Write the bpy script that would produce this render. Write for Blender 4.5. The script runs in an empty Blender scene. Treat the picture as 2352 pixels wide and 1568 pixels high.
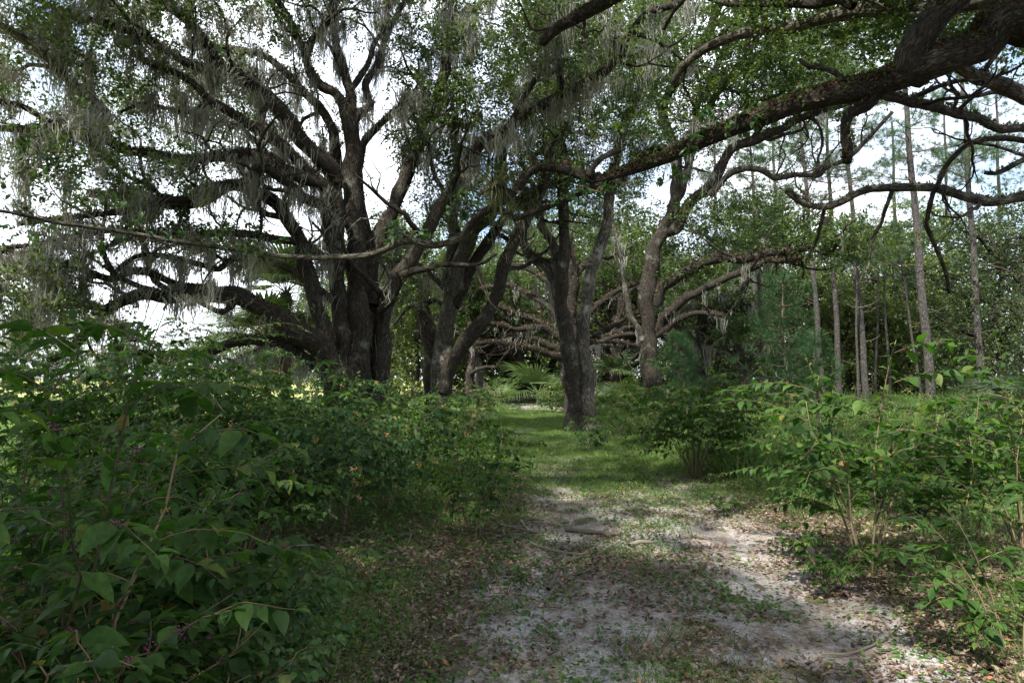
import bpy, math
import numpy as np
R = math.radians
sc = bpy.context.scene
COL = sc.collection
# ------------------------------------------------------------------ camera, world, sun, exposure
CAMZ, FPX, CX, CY, HOR = 1.6, 1568.0, 1176.0, 784.0, 870.0      # frame of 2352 x 1568
PITCH = math.atan((HOR - CY) / FPX)
cam = bpy.data.cameras.new('camera'); cam.lens = 24; cam.sensor_width = 36
cam.clip_start = 0.05; cam.clip_end = 3000
co = bpy.data.objects.new('camera', cam); COL.objects.link(co)
co.location = (0, 0, CAMZ); co.rotation_euler = (math.pi / 2 + PITCH, 0, 0)
sc.camera = co
SUN_EL, SUN_AZ = R(53), R(-148)                                    # azimuth from +Y towards +X
w = bpy.data.worlds.new('World'); sc.world = w; w.use_nodes = True
nt = w.node_tree; nt.nodes.clear()
sky = nt.nodes.new('ShaderNodeTexSky'); sky.sky_type = 'NISHITA'; sky.sun_disc = False
sky.sun_elevation = SUN_EL; sky.sun_rotation = SUN_AZ
bg = nt.nodes.new('ShaderNodeBackground'); bg.inputs['Strength'].default_value = 0.12
out = nt.nodes.new('ShaderNodeOutputWorld')
tc = nt.nodes.new('ShaderNodeTexCoord')
nz = nt.nodes.new('ShaderNodeTexNoise'); nz.inputs['Scale'].default_value = 2.6
nz.inputs['Detail'].default_value = 7; nz.inputs['Roughness'].default_value = 0.55
rp = nt.nodes.new('ShaderNodeValToRGB'); rp.color_ramp.elements[0].position = 0.36; rp.color_ramp.elements[1].position = 0.55
mx = nt.nodes.new('ShaderNodeMix'); mx.data_type = 'RGBA'
nt.links.new(tc.outputs['Generated'], nz.inputs['Vector'])
nt.links.new(nz.outputs['Fac'], rp.inputs['Fac'])
nt.links.new(rp.outputs['Color'], mx.inputs['Factor'])
nt.links.new(sky.outputs['Color'], mx.inputs[6])
mx.inputs[7].default_value = (7.2, 7.6, 8.2, 1)                  # sunlit cloud
nt.links.new(mx.outputs[2], bg.inputs['Color'])
nt.links.new(bg.outputs['Background'], out.inputs['Surface'])
sl = bpy.data.lights.new('sun', 'SUN'); sl.energy = 5.0; sl.angle = R(1.2); sl.color = (1, 0.94, 0.84)
so = bpy.data.objects.new('sun', sl); COL.objects.link(so)
so.rotation_euler = (math.pi / 2 - SUN_EL, 0, math.pi - SUN_AZ)
so.location = (0, 0, 60)
sc.view_settings.view_transform = 'Standard'; sc.view_settings.look = 'None'
sc.view_settings.gamma = 1; sc.view_settings.exposure = 1.35
sc.render.engine = 'CYCLES'
sc.cycles.max_bounces = 6; sc.cycles.diffuse_bounces = 4; sc.cycles.transmission_bounces = 4; sc.cycles.glossy_bounces = 2
sc.cycles.use_denoising = True
sc.cycles.sample_clamp_indirect = 6

# ------------------------------------------------------------------ helpers
def at(px, py, D):
    u = (px - CX) / FPX; v = (CY - py) / FPX
    d = np.array([u, math.cos(PITCH) - v * math.sin(PITCH), math.sin(PITCH) + v * math.cos(PITCH)])
    return np.array([0, 0, CAMZ]) + d * (D / d[1])
def gx(px, D): return (px - CX) / FPX * D * 1.003
def norm(a): return a / np.maximum(np.linalg.norm(a, axis=-1, keepdims=True), 1e-9)
def smooth(a, b, x):
    t = np.clip((x - a) / (b - a), 0, 1); return t * t * (3 - 2 * t)
def vnoise(x, y, seed=0):
    x = np.asarray(x, float); y = np.asarray(y, float)
    xi = np.floor(x).astype(np.int64); yi = np.floor(y).astype(np.int64); fx = x - xi; fy = y - yi
    def h(a, b):
        n = (a * 374761393 + b * 668265263 + seed * 974634777) & 0x7fffffff
        n = ((n ^ (n >> 13)) * 1274126177) & 0x7fffffff
        return ((n ^ (n >> 16)) & 0xffff) / 65535.0
    fx = fx * fx * (3 - 2 * fx); fy = fy * fy * (3 - 2 * fy)
    return (h(xi, yi) * (1 - fx) + h(xi + 1, yi) * fx) * (1 - fy) + (h(xi, yi + 1) * (1 - fx) + h(xi + 1, yi + 1) * fx) * fy
def fbm(x, y, seed=0, o=4):
    s = 0; a = 0.5
    for k in range(o):
        s = s + a * vnoise(np.asarray(x) * 2 ** k, np.asarray(y) * 2 ** k, seed + k); a *= 0.5
    return s / (1 - 0.5 ** o)
# the track: centre line and half width by distance
PY = np.array([-8, 2, 3.6, 7.6, 11, 15.7, 25, 34, 42, 50, 58, 70])
PX = np.array([0.9, 0.9, 1.0, 1.5, 1.7, 1.75, 1.75, 1.6, 1.2, 0.2, -1.8, -7])
PW = np.array([1.8, 1.75, 1.75, 1.75, 1.7, 1.7, 1.8, 1.8, 1.7, 1.6, 1.6, 1.6])
def pc(y): return np.interp(y, PY, PX)
def pw(y): return np.interp(y, PY, PW)
def ground_h(x, y):
    x = np.asarray(x, float); y = np.asarray(y, float)
    far = smooth(70, 200, np.hypot(x, y))
    h = (fbm(x * 0.25, y * 0.25, 3) - 0.5) * 0.25 + (fbm(x * 1.7, y * 1.7, 9, 3) - 0.5) * 0.07
    d = np.abs(x - pc(y)) / pw(y)
    inside = 1 - smooth(0.8, 1.25, d)
    rut = 0.04 * np.exp(-((d - 0.5) / 0.18) ** 2)
    return h * (1 - 0.75 * inside) * (1 - far) - 0.07 * inside - rut * inside
def gz(x, y): return float(ground_h(x, y))

def mk(name, V, F, mat, parent=None, rnd=None, bc=None, smooth_=False, origin=None):
    V = np.asarray(V, np.float32); F = np.asarray(F, np.int32)
    if origin is not None: V = V - np.asarray(origin, np.float32)
    me = bpy.data.meshes.new(name)
    me.vertices.add(len(V)); me.vertices.foreach_set('co', V.ravel())
    me.loops.add(F.size); me.loops.foreach_set('vertex_index', F.ravel())
    me.polygons.add(len(F)); me.polygons.foreach_set('loop_start', np.arange(0, F.size, F.shape[1], dtype=np.int32))
    if smooth_: me.polygons.foreach_set('use_smooth', np.ones(len(F), bool))
    me.update(calc_edges=True)
    if rnd is not None: me.attributes.new('rnd', 'FLOAT', 'POINT').data.foreach_set('value', np.asarray(rnd, np.float32))
    if bc is not None: me.attributes.new('bc', 'FLOAT_VECTOR', 'POINT').data.foreach_set('vector', np.asarray(bc, np.float32).ravel())
    me.materials.append(mat)
    o = bpy.data.objects.new(name, me); COL.objects.link(o)
    if parent is not None: o.parent = parent
    return o
def tag(o, label=None, cat=None, group=None, kind=None):
    if label: o['label'] = label
    if cat: o['category'] = cat
    if group: o['group'] = group
    if kind: o['kind'] = kind
    return o
def thing(name, label, cat, loc=(0, 0, 0), group=None):
    o = bpy.data.objects.new(name, None); COL.objects.link(o); o.location = [float(c) for c in loc]
    o.empty_display_size = 0.2
    return tag(o, label, cat, group)
def copy_thing(root, loc, rz, s, label, group=None, sz=None):
    r = root.copy(); COL.objects.link(r); r.location = [float(c) for c in loc]; r.rotation_euler = (0, 0, rz); r.scale = (s, s, sz or s)
    r['label'] = label
    if group: r['group'] = group
    for ch in root.children:
        c = ch.copy(); COL.objects.link(c); c.parent = r
        for g in ch.children:
            d = g.copy(); COL.objects.link(d); d.parent = c
    return r

# ------------------------------------------------------------------ materials
def new_mat(name):
    m = bpy.data.materials.new(name); m.use_nodes = True; n = m.node_tree; n.nodes.clear()
    return m, n, n.nodes.new('ShaderNodeOutputMaterial')
def ramp(n, stops, interp='LINEAR'):
    r = n.nodes.new('ShaderNodeValToRGB'); cr = r.color_ramp; cr.interpolation = interp
    while len(cr.elements) < len(stops): cr.elements.new(0.5)
    for e, (p, c) in zip(cr.elements, stops): e.position = p; e.color = (*c, 1)
    return r
def leaf_mat(name, stops, trans=0.4, rough=0.5, spec=0.35, tgain=(1.25, 1.35, 0.7), mottle=0):
    m, n, o = new_mat(name)
    a = n.nodes.new('ShaderNodeAttribute'); a.attribute_name = 'rnd'
    r = ramp(n, stops); n.links.new(a.outputs['Fac'], r.inputs['Fac'])
    p = n.nodes.new('ShaderNodeBsdfPrincipled'); p.inputs['Roughness'].default_value = rough
    if mottle:                                                     # veins and blotches of the blade itself
        g0 = n.nodes.new('ShaderNodeTexCoord'); z0 = n.nodes.new('ShaderNodeTexNoise'); z0.inputs['Scale'].default_value = mottle; z0.inputs['Detail'].default_value = 5; z0.inputs['Roughness'].default_value = 0.7
        n.links.new(g0.outputs['Object'], z0.inputs['Vector']); q0 = ramp(n, [(0.3, (0.62, 0.62, 0.55)), (0.7, (1.3, 1.25, 1.1))]); n.links.new(z0.outputs['Fac'], q0.inputs['Fac'])
        m0 = n.nodes.new('ShaderNodeMix'); m0.data_type = 'RGBA'; m0.blend_type = 'MULTIPLY'; m0.inputs['Factor'].default_value = 1
        n.links.new(r.outputs['Color'], m0.inputs[6]); n.links.new(q0.outputs['Color'], m0.inputs[7])
        b0 = n.nodes.new('ShaderNodeBump'); b0.inputs['Strength'].default_value = 0.35; b0.inputs['Distance'].default_value = 0.004; n.links.new(z0.outputs['Fac'], b0.inputs['Height']); n.links.new(b0.outputs[0], p.inputs['Normal'])
        class _o: outputs = {'Color': m0.outputs[2]}
        r = _o
    p.inputs['Specular IOR Level'].default_value = spec
    n.links.new(r.outputs['Color'], p.inputs['Base Color'])
    if trans > 0:
        t = n.nodes.new('ShaderNodeBsdfTranslucent')
        g = n.nodes.new('ShaderNodeMix'); g.data_type = 'RGBA'; g.blend_type = 'MULTIPLY'; g.inputs['Factor'].default_value = 1
        n.links.new(r.outputs['Color'], g.inputs[6]); g.inputs[7].default_value = (*tgain, 1)
        n.links.new(g.outputs[2], t.inputs['Color'])
        x = n.nodes.new('ShaderNodeMixShader'); x.inputs[0].default_value = trans
        n.links.new(p.outputs[0], x.inputs[1]); n.links.new(t.outputs[0], x.inputs[2]); n.links.new(x.outputs[0], o.inputs[0])
    else: n.links.new(p.outputs[0], o.inputs[0])
    return m
def bark_mat(name, dark, mid, light, lich, fl=9.0, amount=0.55):
    m, n, o = new_mat(name)
    a = n.nodes.new('ShaderNodeAttribute'); a.attribute_name = 'bc'
    mp = n.nodes.new('ShaderNodeMapping'); mp.inputs['Scale'].default_value = (fl, fl, fl * 0.28)
    n.links.new(a.outputs['Vector'], mp.inputs['Vector'])
    nz = n.nodes.new('ShaderNodeTexNoise'); nz.inputs['Scale'].default_value = 1.6; nz.inputs['Detail'].default_value = 6; nz.inputs['Roughness'].default_value = 0.65
    vo = n.nodes.new('ShaderNodeTexVoronoi'); vo.feature = 'DISTANCE_TO_EDGE'; vo.inputs['Scale'].default_value = 2.4
    n.links.new(mp.outputs[0], nz.inputs['Vector'])
    w_ = n.nodes.new('ShaderNodeMix'); w_.data_type = 'VECTOR'; w_.inputs['Factor'].default_value = 0.35
    n.links.new(mp.outputs[0], w_.inputs[4]); n.links.new(nz.outputs['Color'], w_.inputs[5]); n.links.new(w_.outputs[1], vo.inputs['Vector'])
    r = ramp(n, [(0.3, dark), (0.52, mid), (0.75, light)]); n.links.new(nz.outputs['Fac'], r.inputs['Fac'])
    cr = ramp(n, [(0.0, (0.25, 0.25, 0.25)), (0.16, (1, 1, 1))]); n.links.new(vo.outputs['Distance'], cr.inputs['Fac'])
    mu = n.nodes.new('ShaderNodeMix'); mu.data_type = 'RGBA'; mu.blend_type = 'MULTIPLY'; mu.inputs['Factor'].default_value = 0.8
    n.links.new(r.outputs['Color'], mu.inputs[6]); n.links.new(cr.outputs['Color'], mu.inputs[7])
    # lichen blotches, a pattern of the bark itself
    tcn = n.nodes.new('ShaderNodeTexCoord')
    nl = n.nodes.new('ShaderNodeTexNoise'); nl.inputs['Scale'].default_value = 2.2; nl.inputs['Detail'].default_value = 8; nl.inputs['Roughness'].default_value = 0.7
    n.links.new(tcn.outputs['Object'], nl.inputs['Vector'])
    lr = ramp(n, [(amount, (0, 0, 0)), (amount + 0.12, (0.75, 0.75, 0.75))]); n.links.new(nl.outputs['Fac'], lr.inputs['Fac'])
    mi = n.nodes.new('ShaderNodeMix'); mi.data_type = 'RGBA'
    n.links.new(lr.outputs['Color'], mi.inputs['Factor']); n.links.new(mu.outputs[2], mi.inputs[6]); mi.inputs[7].default_value = (*lich, 1)
    p = n.nodes.new('ShaderNodeBsdfPrincipled'); p.inputs['Roughness'].default_value = 0.9; p.inputs['Specular IOR Level'].default_value = 0.2
    n.links.new(mi.outputs[2], p.inputs['Base Color'])
    b = n.nodes.new('ShaderNodeBump'); b.inputs['Strength'].default_value = 0.9; b.inputs['Distance'].default_value = 0.03
    ad = n.nodes.new('ShaderNodeMath'); ad.operation = 'ADD'
    n.links.new(nz.outputs['Fac'], ad.inputs[0]); n.links.new(cr.outputs['Color'], ad.inputs[1]); n.links.new(ad.outputs[0], b.inputs['Height'])
    n.links.new(b.outputs[0], p.inputs['Normal']); n.links.new(p.outputs[0], o.inputs[0])
    return m
M_BARK = bark_mat('oak bark', (0.014, 0.012, 0.009), (0.038, 0.032, 0.025), (0.095, 0.083, 0.067), (0.15, 0.155, 0.125), 14, 0.56)
M_BARKL = bark_mat('lichened oak bark', (0.03, 0.027, 0.022), (0.085, 0.077, 0.063), (0.19, 0.177, 0.15), (0.25, 0.255, 0.21), 14, 0.53)
M_BARKB = bark_mat('brown limb bark', (0.013, 0.0115, 0.0095), (0.038, 0.032, 0.026), (0.092, 0.079, 0.064), (0.12, 0.125, 0.085), 24, 0.56)
M_PINE = bark_mat('pine bark', (0.028, 0.026, 0.024), (0.08, 0.073, 0.068), (0.155, 0.145, 0.135), (0.19, 0.19, 0.17), 12, 0.58)
M_TWIG = leaf_mat('twig', [(0, (0.05, 0.04, 0.03)), (1, (0.13, 0.11, 0.085))], 0, 0.9, 0.1)
M_STEM = leaf_mat('shrub stem', [(0, (0.05, 0.04, 0.025)), (0.7, (0.11, 0.085, 0.05)), (1, (0.24, 0.19, 0.12))], 0, 0.8, 0.2)
M_DEAD = leaf_mat('dead wood', [(0, (0.10, 0.085, 0.07)), (0.6, (0.22, 0.19, 0.16)), (1, (0.34, 0.33, 0.28))], 0, 0.9, 0.1)
M_OAKL = leaf_mat('oak leaf', [(0, (0.030, 0.055, 0.018)), (0.5, (0.055, 0.090, 0.026)), (0.85, (0.085, 0.120, 0.032)), (1, (0.15, 0.15, 0.035))], 0.45, 0.45, 0.4)
M_OAKD = leaf_mat('dull oak leaf', [(0, (0.030, 0.050, 0.022)), (0.6, (0.052, 0.078, 0.034)), (1, (0.085, 0.105, 0.045))], 0.4, 0.5, 0.35)
M_BGL = leaf_mat('far leaf', [(0, (0.04, 0.07, 0.022)), (0.5, (0.08, 0.115, 0.032)), (0.9, (0.13, 0.16, 0.045)), (1, (0.19, 0.17, 0.055))], 0.42, 0.5, 0.35)
M_BERRYL = leaf_mat('beautyberry leaf', [(0, (0.022, 0.055, 0.016)), (0.55, (0.042, 0.098, 0.024)), (0.9, (0.068, 0.135, 0.032)), (0.975, (0.10, 0.14, 0.036)), (0.99, (0.18, 0.15, 0.045)), (1, (0.11, 0.075, 0.04))], 0.42, 0.55, 0.22, (1.35, 1.7, 0.5), 38)
M_SHRUB = leaf_mat('heart leaf', [(0, (0.024, 0.066, 0.024)), (0.6, (0.047, 0.110, 0.036)), (0.93, (0.085, 0.155, 0.045)), (1, (0.18, 0.15, 0.045))], 0.35, 0.5, 0.3, (1.3, 1.5, 0.7), 38)
M_GLOSS = leaf_mat('glossy leaf', [(0, (0.018, 0.050, 0.015)), (0.6, (0.035, 0.085, 0.022)), (1, (0.06, 0.12, 0.03))], 0.3, 0.3, 0.55)
M_MOSS = leaf_mat('hanging moss', [(0, (0.16, 0.165, 0.14)), (0.5, (0.26, 0.265, 0.23)), (1, (0.36, 0.36, 0.32))], 0.4, 0.9, 0.05, (1, 1, 0.9))
M_FERN = leaf_mat('dried fern', [(0, (0.026, 0.020, 0.013)), (0.5, (0.058, 0.043, 0.029)), (0.85, (0.11, 0.083, 0.055)), (1, (0.18, 0.14, 0.088))], 0.25, 0.8, 0.1, (1.1, 0.9, 0.7))
M_FERNG = leaf_mat('live fern', [(0, (0.04, 0.08, 0.02)), (1, (0.08, 0.14, 0.04))], 0.4, 0.6, 0.2)
M_NEEDLE = leaf_mat('pine needle', [(0, (0.035, 0.085, 0.035)), (0.7, (0.06, 0.125, 0.055)), (0.93, (0.09, 0.15, 0.06)), (1, (0.18, 0.12, 0.05))], 0.35, 0.5, 0.3, (1.1, 1.2, 0.8))
M_YPINE = leaf_mat('young pine needle', [(0, (0.022, 0.062, 0.024)), (1, (0.055, 0.12, 0.042))], 0.35, 0.5, 0.3, (1.1, 1.2, 0.8))
M_PALM = leaf_mat('palm frond', [(0, (0.045, 0.080, 0.030)), (0.7, (0.085, 0.130, 0.048)), (1, (0.15, 0.19, 0.075))], 0.35, 0.5, 0.25, (1.2, 1.3, 0.7))
M_PALMD = leaf_mat('dead palm frond', [(0, (0.05, 0.036, 0.022)), (1, (0.14, 0.10, 0.06))], 0.2, 0.8, 0.1)
M_AIR = leaf_mat('air plant', [(0, (0.10, 0.12, 0.06)), (1, (0.20, 0.21, 0.12))], 0.35, 0.7, 0.15, (1.1, 1.1, 0.8))
M_GRASS = leaf_mat('grass', [(0, (0.05, 0.10, 0.022)), (0.6, (0.085, 0.15, 0.035)), (0.93, (0.13, 0.18, 0.05)), (1, (0.26, 0.22, 0.10))], 0.4, 0.5, 0.25, (1.2, 1.4, 0.6))
M_WEED = leaf_mat('ground weed', [(0, (0.04, 0.095, 0.022)), (0.7, (0.075, 0.15, 0.034)), (1, (0.13, 0.19, 0.045))], 0.35, 0.5, 0.25, (1.2, 1.4, 0.6))
M_LITTER = leaf_mat('fallen leaf', [(0, (0.05, 0.034, 0.025)), (0.4, (0.115, 0.08, 0.06)), (0.75, (0.20, 0.15, 0.12)), (0.95, (0.30, 0.235, 0.185)), (0.985, (0.28, 0.11, 0.05)), (1, (0.33, 0.23, 0.07))], 0.1, 0.75, 0.2, (1, 0.9, 0.7))
M_BERRY = leaf_mat('purple berry', [(0, (0.10, 0.012, 0.055)), (1, (0.20, 0.03, 0.12))], 0, 0.35, 0.5)
M_BERRYG = leaf_mat('unripe berry', [(0, (0.26, 0.20, 0.05)), (1, (0.34, 0.30, 0.10))], 0, 0.4, 0.4)
M_FLOWER = leaf_mat('flower', [(0, (0.65, 0.30, 0.10)), (1, (0.75, 0.50, 0.30))], 0.2, 0.6, 0.2)
def ground_mat(name, path):
    m, n, o = new_mat(name)
    g = n.nodes.new('ShaderNodeTexCoord')
    def noise(s, d, r_=0.6):
        z = n.nodes.new('ShaderNodeTexNoise'); z.inputs['Scale'].default_value = s; z.inputs['Detail'].default_value = d; z.inputs['Roughness'].default_value = r_
        n.links.new(g.outputs['Object'], z.inputs['Vector']); return z
    big, mid, fine = noise(0.9, 5), noise(7, 5, 0.7), noise(70, 4, 0.75)
    if path:
        a = ramp(n, [(0.3, (0.13, 0.118, 0.115)), (0.5, (0.31, 0.297, 0.30)), (0.70, (0.54, 0.525, 0.53))])
        b = ramp(n, [(0.3, (0.11, 0.083, 0.066)), (0.7, (0.26, 0.21, 0.18))])
    else:
        a = ramp(n, [(0.3, (0.08, 0.058, 0.04)), (0.7, (0.19, 0.145, 0.11))])
        b = ramp(n, [(0.3, (0.035, 0.055, 0.018)), (0.7, (0.09, 0.12, 0.04))])
    n.links.new(fine.outputs['Fac'], a.inputs['Fac']); n.links.new(fine.outputs['Fac'], b.inputs['Fac'])
    ad = n.nodes.new('ShaderNodeMath'); ad.operation = 'ADD'; n.links.new(big.outputs['Fac'], ad.inputs[0]); n.links.new(mid.outputs['Fac'], ad.inputs[1])
    k = ramp(n, [(0.44, (0, 0, 0)), (0.58, (1, 1, 1))]) if path else ramp(n, [(0.48, (0, 0, 0)), (0.58, (1, 1, 1))])
    hf = n.nodes.new('ShaderNodeMath'); hf.operation = 'MULTIPLY'; hf.inputs[1].default_value = 0.5
    n.links.new(ad.outputs[0], hf.inputs[0]); n.links.new(hf.outputs[0], k.inputs['Fac'])
    x = n.nodes.new('ShaderNodeMix'); x.data_type = 'RGBA'
    n.links.new(k.outputs['Color'], x.inputs['Factor']); n.links.new(a.outputs['Color'], x.inputs[6]); n.links.new(b.outputs['Color'], x.inputs[7])
    p = n.nodes.new('ShaderNodeBsdfPrincipled'); p.inputs['Roughness'].default_value = 0.95; p.inputs['Specular IOR Level'].default_value = 0.1
    gr = noise(22, 6, 0.8); gq = ramp(n, [(0.34, (0.42, 0.37, 0.33)), (0.53, (1, 1, 1))]); n.links.new(gr.outputs['Fac'], gq.inputs['Fac'])   # crumbs of humus in the sand
    gm = n.nodes.new('ShaderNodeMix'); gm.data_type = 'RGBA'; gm.blend_type = 'MULTIPLY'; gm.inputs['Factor'].default_value = 1
    n.links.new(x.outputs[2], gm.inputs[6]); n.links.new(gq.outputs['Color'], gm.inputs[7])
    col = gm.outputs[2]
    if path:                                                       # bare sand near the front, turf and soil further on
        sp = n.nodes.new('ShaderNodeSeparateXYZ'); n.links.new(g.outputs['Object'], sp.inputs[0])
        m1 = n.nodes.new('ShaderNodeMapRange'); m1.inputs[1].default_value = 6.5; m1.inputs[2].default_value = 13; m1.inputs[4].default_value = 0.8
        n.links.new(sp.outputs['Y'], m1.inputs[0])
        m2 = n.nodes.new('ShaderNodeMapRange'); m2.inputs[1].default_value = 34; m2.inputs[2].default_value = 42; m2.inputs[3].default_value = 1; m2.inputs[4].default_value = 0; n.links.new(sp.outputs['Y'], m2.inputs[0])
        mm = n.nodes.new('ShaderNodeMath'); mm.operation = 'MULTIPLY'; n.links.new(m1.outputs[0], mm.inputs[0]); n.links.new(m2.outputs[0], mm.inputs[1]); m1 = mm
        mg = ramp(n, [(0.3, (0.07, 0.065, 0.035)), (0.7, (0.17, 0.155, 0.09))]); n.links.new(fine.outputs['Fac'], mg.inputs['Fac'])
        y = n.nodes.new('ShaderNodeMix'); y.data_type = 'RGBA'
        n.links.new(m1.outputs[0], y.inputs['Factor']); n.links.new(col, y.inputs[6]); n.links.new(mg.outputs['Color'], y.inputs[7]); col = y.outputs[2]
    if not path:                                                   # the open meadow out to the left is pale dry grass
        sp = n.nodes.new('ShaderNodeSeparateXYZ'); n.links.new(g.outputs['Object'], sp.inputs[0])
        m1 = n.nodes.new('ShaderNodeMapRange'); m1.inputs[1].default_value = -9; m1.inputs[2].default_value = -13
        n.links.new(sp.outputs['X'], m1.inputs[0])
        mg = ramp(n, [(0.3, (0.20, 0.22, 0.07)), (0.7, (0.42, 0.42, 0.17))]); n.links.new(mid.outputs['Fac'], mg.inputs['Fac'])
        y = n.nodes.new('ShaderNodeMix'); y.data_type = 'RGBA'
        n.links.new(m1.outputs[0], y.inputs['Factor']); n.links.new(col, y.inputs[6]); n.links.new(mg.outputs['Color'], y.inputs[7]); col = y.outputs[2]
    n.links.new(col, p.inputs['Base Color'])
    b_ = n.nodes.new('ShaderNodeBump'); b_.inputs['Strength'].default_value = 0.9; b_.inputs['Distance'].default_value = 0.03
    n.links.new(mid.outputs['Fac'], b_.inputs['Height']); n.links.new(b_.outputs[0], p.inputs['Normal'])
    n.links.new(p.outputs[0], o.inputs[0])
    return m
M_GROUND = ground_mat('forest floor', False); M_PATH = ground_mat('sandy track', True)

# ------------------------------------------------------------------ leaf and tube builders
def tpl_leaf(wd=0.36, droop=0.18, fold=0.10):
    xs = np.array([0, 0.10, 0.24, 0.42, 0.60, 0.78, 0.91, 1.0]); wv = np.array([0.06, 0.52, 0.92, 1.0, 0.84, 0.50, 0.20, 0.01]) * wd
    V = []
    for i, (x, q) in enumerate(zip(xs, wv)):
        z = -droop * x ** 2.2; wav = 0.022 * math.sin(i * 2.1)
        V += [(x + 0.04 * q, -q, z + fold * q / wd + wav), (x, 0, z), (x + 0.04 * q, q, z + fold * q / wd - wav)]
    F = []
    for i in range(len(xs) - 1):
        for j in range(2): a = i * 3 + j; F.append((a, a + 3, a + 4, a + 1))
    return np.array(V), np.array(F)
def tpl_low(wd=0.26, droop=0.1, fold=0.06):
    return np.array([(0, 0, 0), (0.45, -wd, fold), (1, 0, -droop), (0.45, wd, fold)]), np.array([(0, 1, 2, 3)])
def tpl_blade(wd=0.03, bend=0.35):
    return np.array([(0, -wd, 0), (0, wd, 0), (0.55, wd * 0.8, bend * -0.12), (0.55, -wd * 0.8, bend * -0.12), (1, wd * 0.08, -bend), (1, -wd * 0.08, -bend)]), np.array([(0, 1, 2, 3), (3, 2, 4, 5)])
HI, HEART = tpl_leaf(0.27, 0.20, 0.11), tpl_leaf(0.35, 0.28, 0.10)
LOW, OAKT, BLADE, NEED = tpl_low(0.30), tpl_low(0.30, 0.05, 0.05), tpl_blade(), tpl_blade(0.02, 0.12)
class Bag:                                                         # gathers vertices and quads of ONE mesh
    def __init__(s): s.V = []; s.F = []; s.r = []; s.b = []; s.n = 0
    def add(s, V, F, r=None, b=None):
        s.V.append(np.asarray(V, np.float32)); s.F.append(np.asarray(F) + s.n); s.n += len(V)
        s.r.append(np.full(len(V), 0.5, np.float32) if r is None else np.asarray(r, np.float32))
        s.b.append(np.zeros((len(V), 3), np.float32) if b is None else b)
    def leaves(s, tpl, P, d, up, size, rng=None, rnd=None):
        P = np.atleast_2d(P); n = len(P)
        if n == 0: return
        tv, tf = tpl; X = norm(np.atleast_2d(d)); up = np.broadcast_to(up, X.shape)
        Y = norm(np.cross(up, X)); Z = np.cross(X, Y); size = np.broadcast_to(size, (n,))
        L = tv[None] * size[:, None, None]
        V = P[:, None] + L[..., 0:1] * X[:, None] + L[..., 1:2] * Y[:, None] + L[..., 2:3] * Z[:, None]
        k = len(tv)
        F = (tf[None] + (np.arange(n) * k)[:, None, None]).reshape(-1, 4)
        r = rng.random(n) if rnd is None else rnd
        s.add(V.reshape(-1, 3), F, np.repeat(r, k))
    def tube(s, P, rad, sides=6, rough=0.0, seed=0, rnd=0.5):
        P = np.asarray(P, float); rad = np.asarray(rad, float); n = len(P)
        T = norm(np.gradient(P, axis=0)); N = np.zeros_like(P)
        a = np.array([0, 0, 1.0]) if abs(T[0, 2]) < 0.9 else np.array([1.0, 0, 0])
        v = np.cross(T[0], a); v /= np.linalg.norm(v); N[0] = v
        for i in range(1, n):
            v = v - T[i] * v.dot(T[i]); v = v / max(np.linalg.norm(v), 1e-9); N[i] = v
        B = np.cross(T, N); ang = np.arange(sides) / sides * 2 * np.pi
        L = np.concatenate([[0], np.cumsum(np.linalg.norm(np.diff(P, axis=0), axis=1))])
        rr = np.repeat(rad[:, None], sides, 1)
        if rough:
            ca, sa = np.cos(ang)[None], np.sin(ang)[None]
            q = L[:, None] / max(rad[0], 0.02)
            nn = np.sin(2 * ca + q * 0.9 + seed) + np.sin(3 * sa - q * 0.6 + seed * 2) + 0.7 * np.sin(5 * ca + q * 1.7) + 0.5 * np.sin(7 * sa + q * 2.9 + seed)
            rr = rr * (1 + rough * nn)
        V = P[:, None] + rr[..., None] * (np.cos(ang)[None, :, None] * N[:, None] + np.sin(ang)[None, :, None] * B[:, None])
        b = np.stack([rad[:, None] * np.cos(ang)[None] , rad[:, None] * np.sin(ang)[None], np.repeat(L[:, None], sides, 1)], -1) + seed * 3.7
        i = np.arange(n - 1)[:, None] * sides; j = np.arange(sides)[None]; j2 = (j + 1) % sides
        F = np.stack([i + j, i + j2, i + sides + j2, i + sides + j], -1).reshape(-1, 4)
        Vf = V.reshape(-1, 3)
        Vf = np.concatenate([Vf, P[-1:] + T[-1:] * rad[-1] * 0.5]); tip = len(Vf) - 1; e = (n - 1) * sides
        jj = np.arange(0, sides - 1, 2)
        F = np.concatenate([F, np.stack([e + jj, e + jj + 1, e + (jj + 2) % sides, np.full(len(jj), tip)], -1)])
        s.add(Vf, F, np.full(len(Vf), rnd), np.concatenate([b.reshape(-1, 3), b.reshape(-1, 3)[-1:]]))
    def obj(s, name, mat, parent=None, sm=False, bark=False):
        V = np.concatenate(s.V); og = None
        if parent is not None: og = np.array(parent.location)
        return mk(name, V, np.concatenate(s.F), mat, parent, np.concatenate(s.r), np.concatenate(s.b) if bark else None, sm, og)
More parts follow.
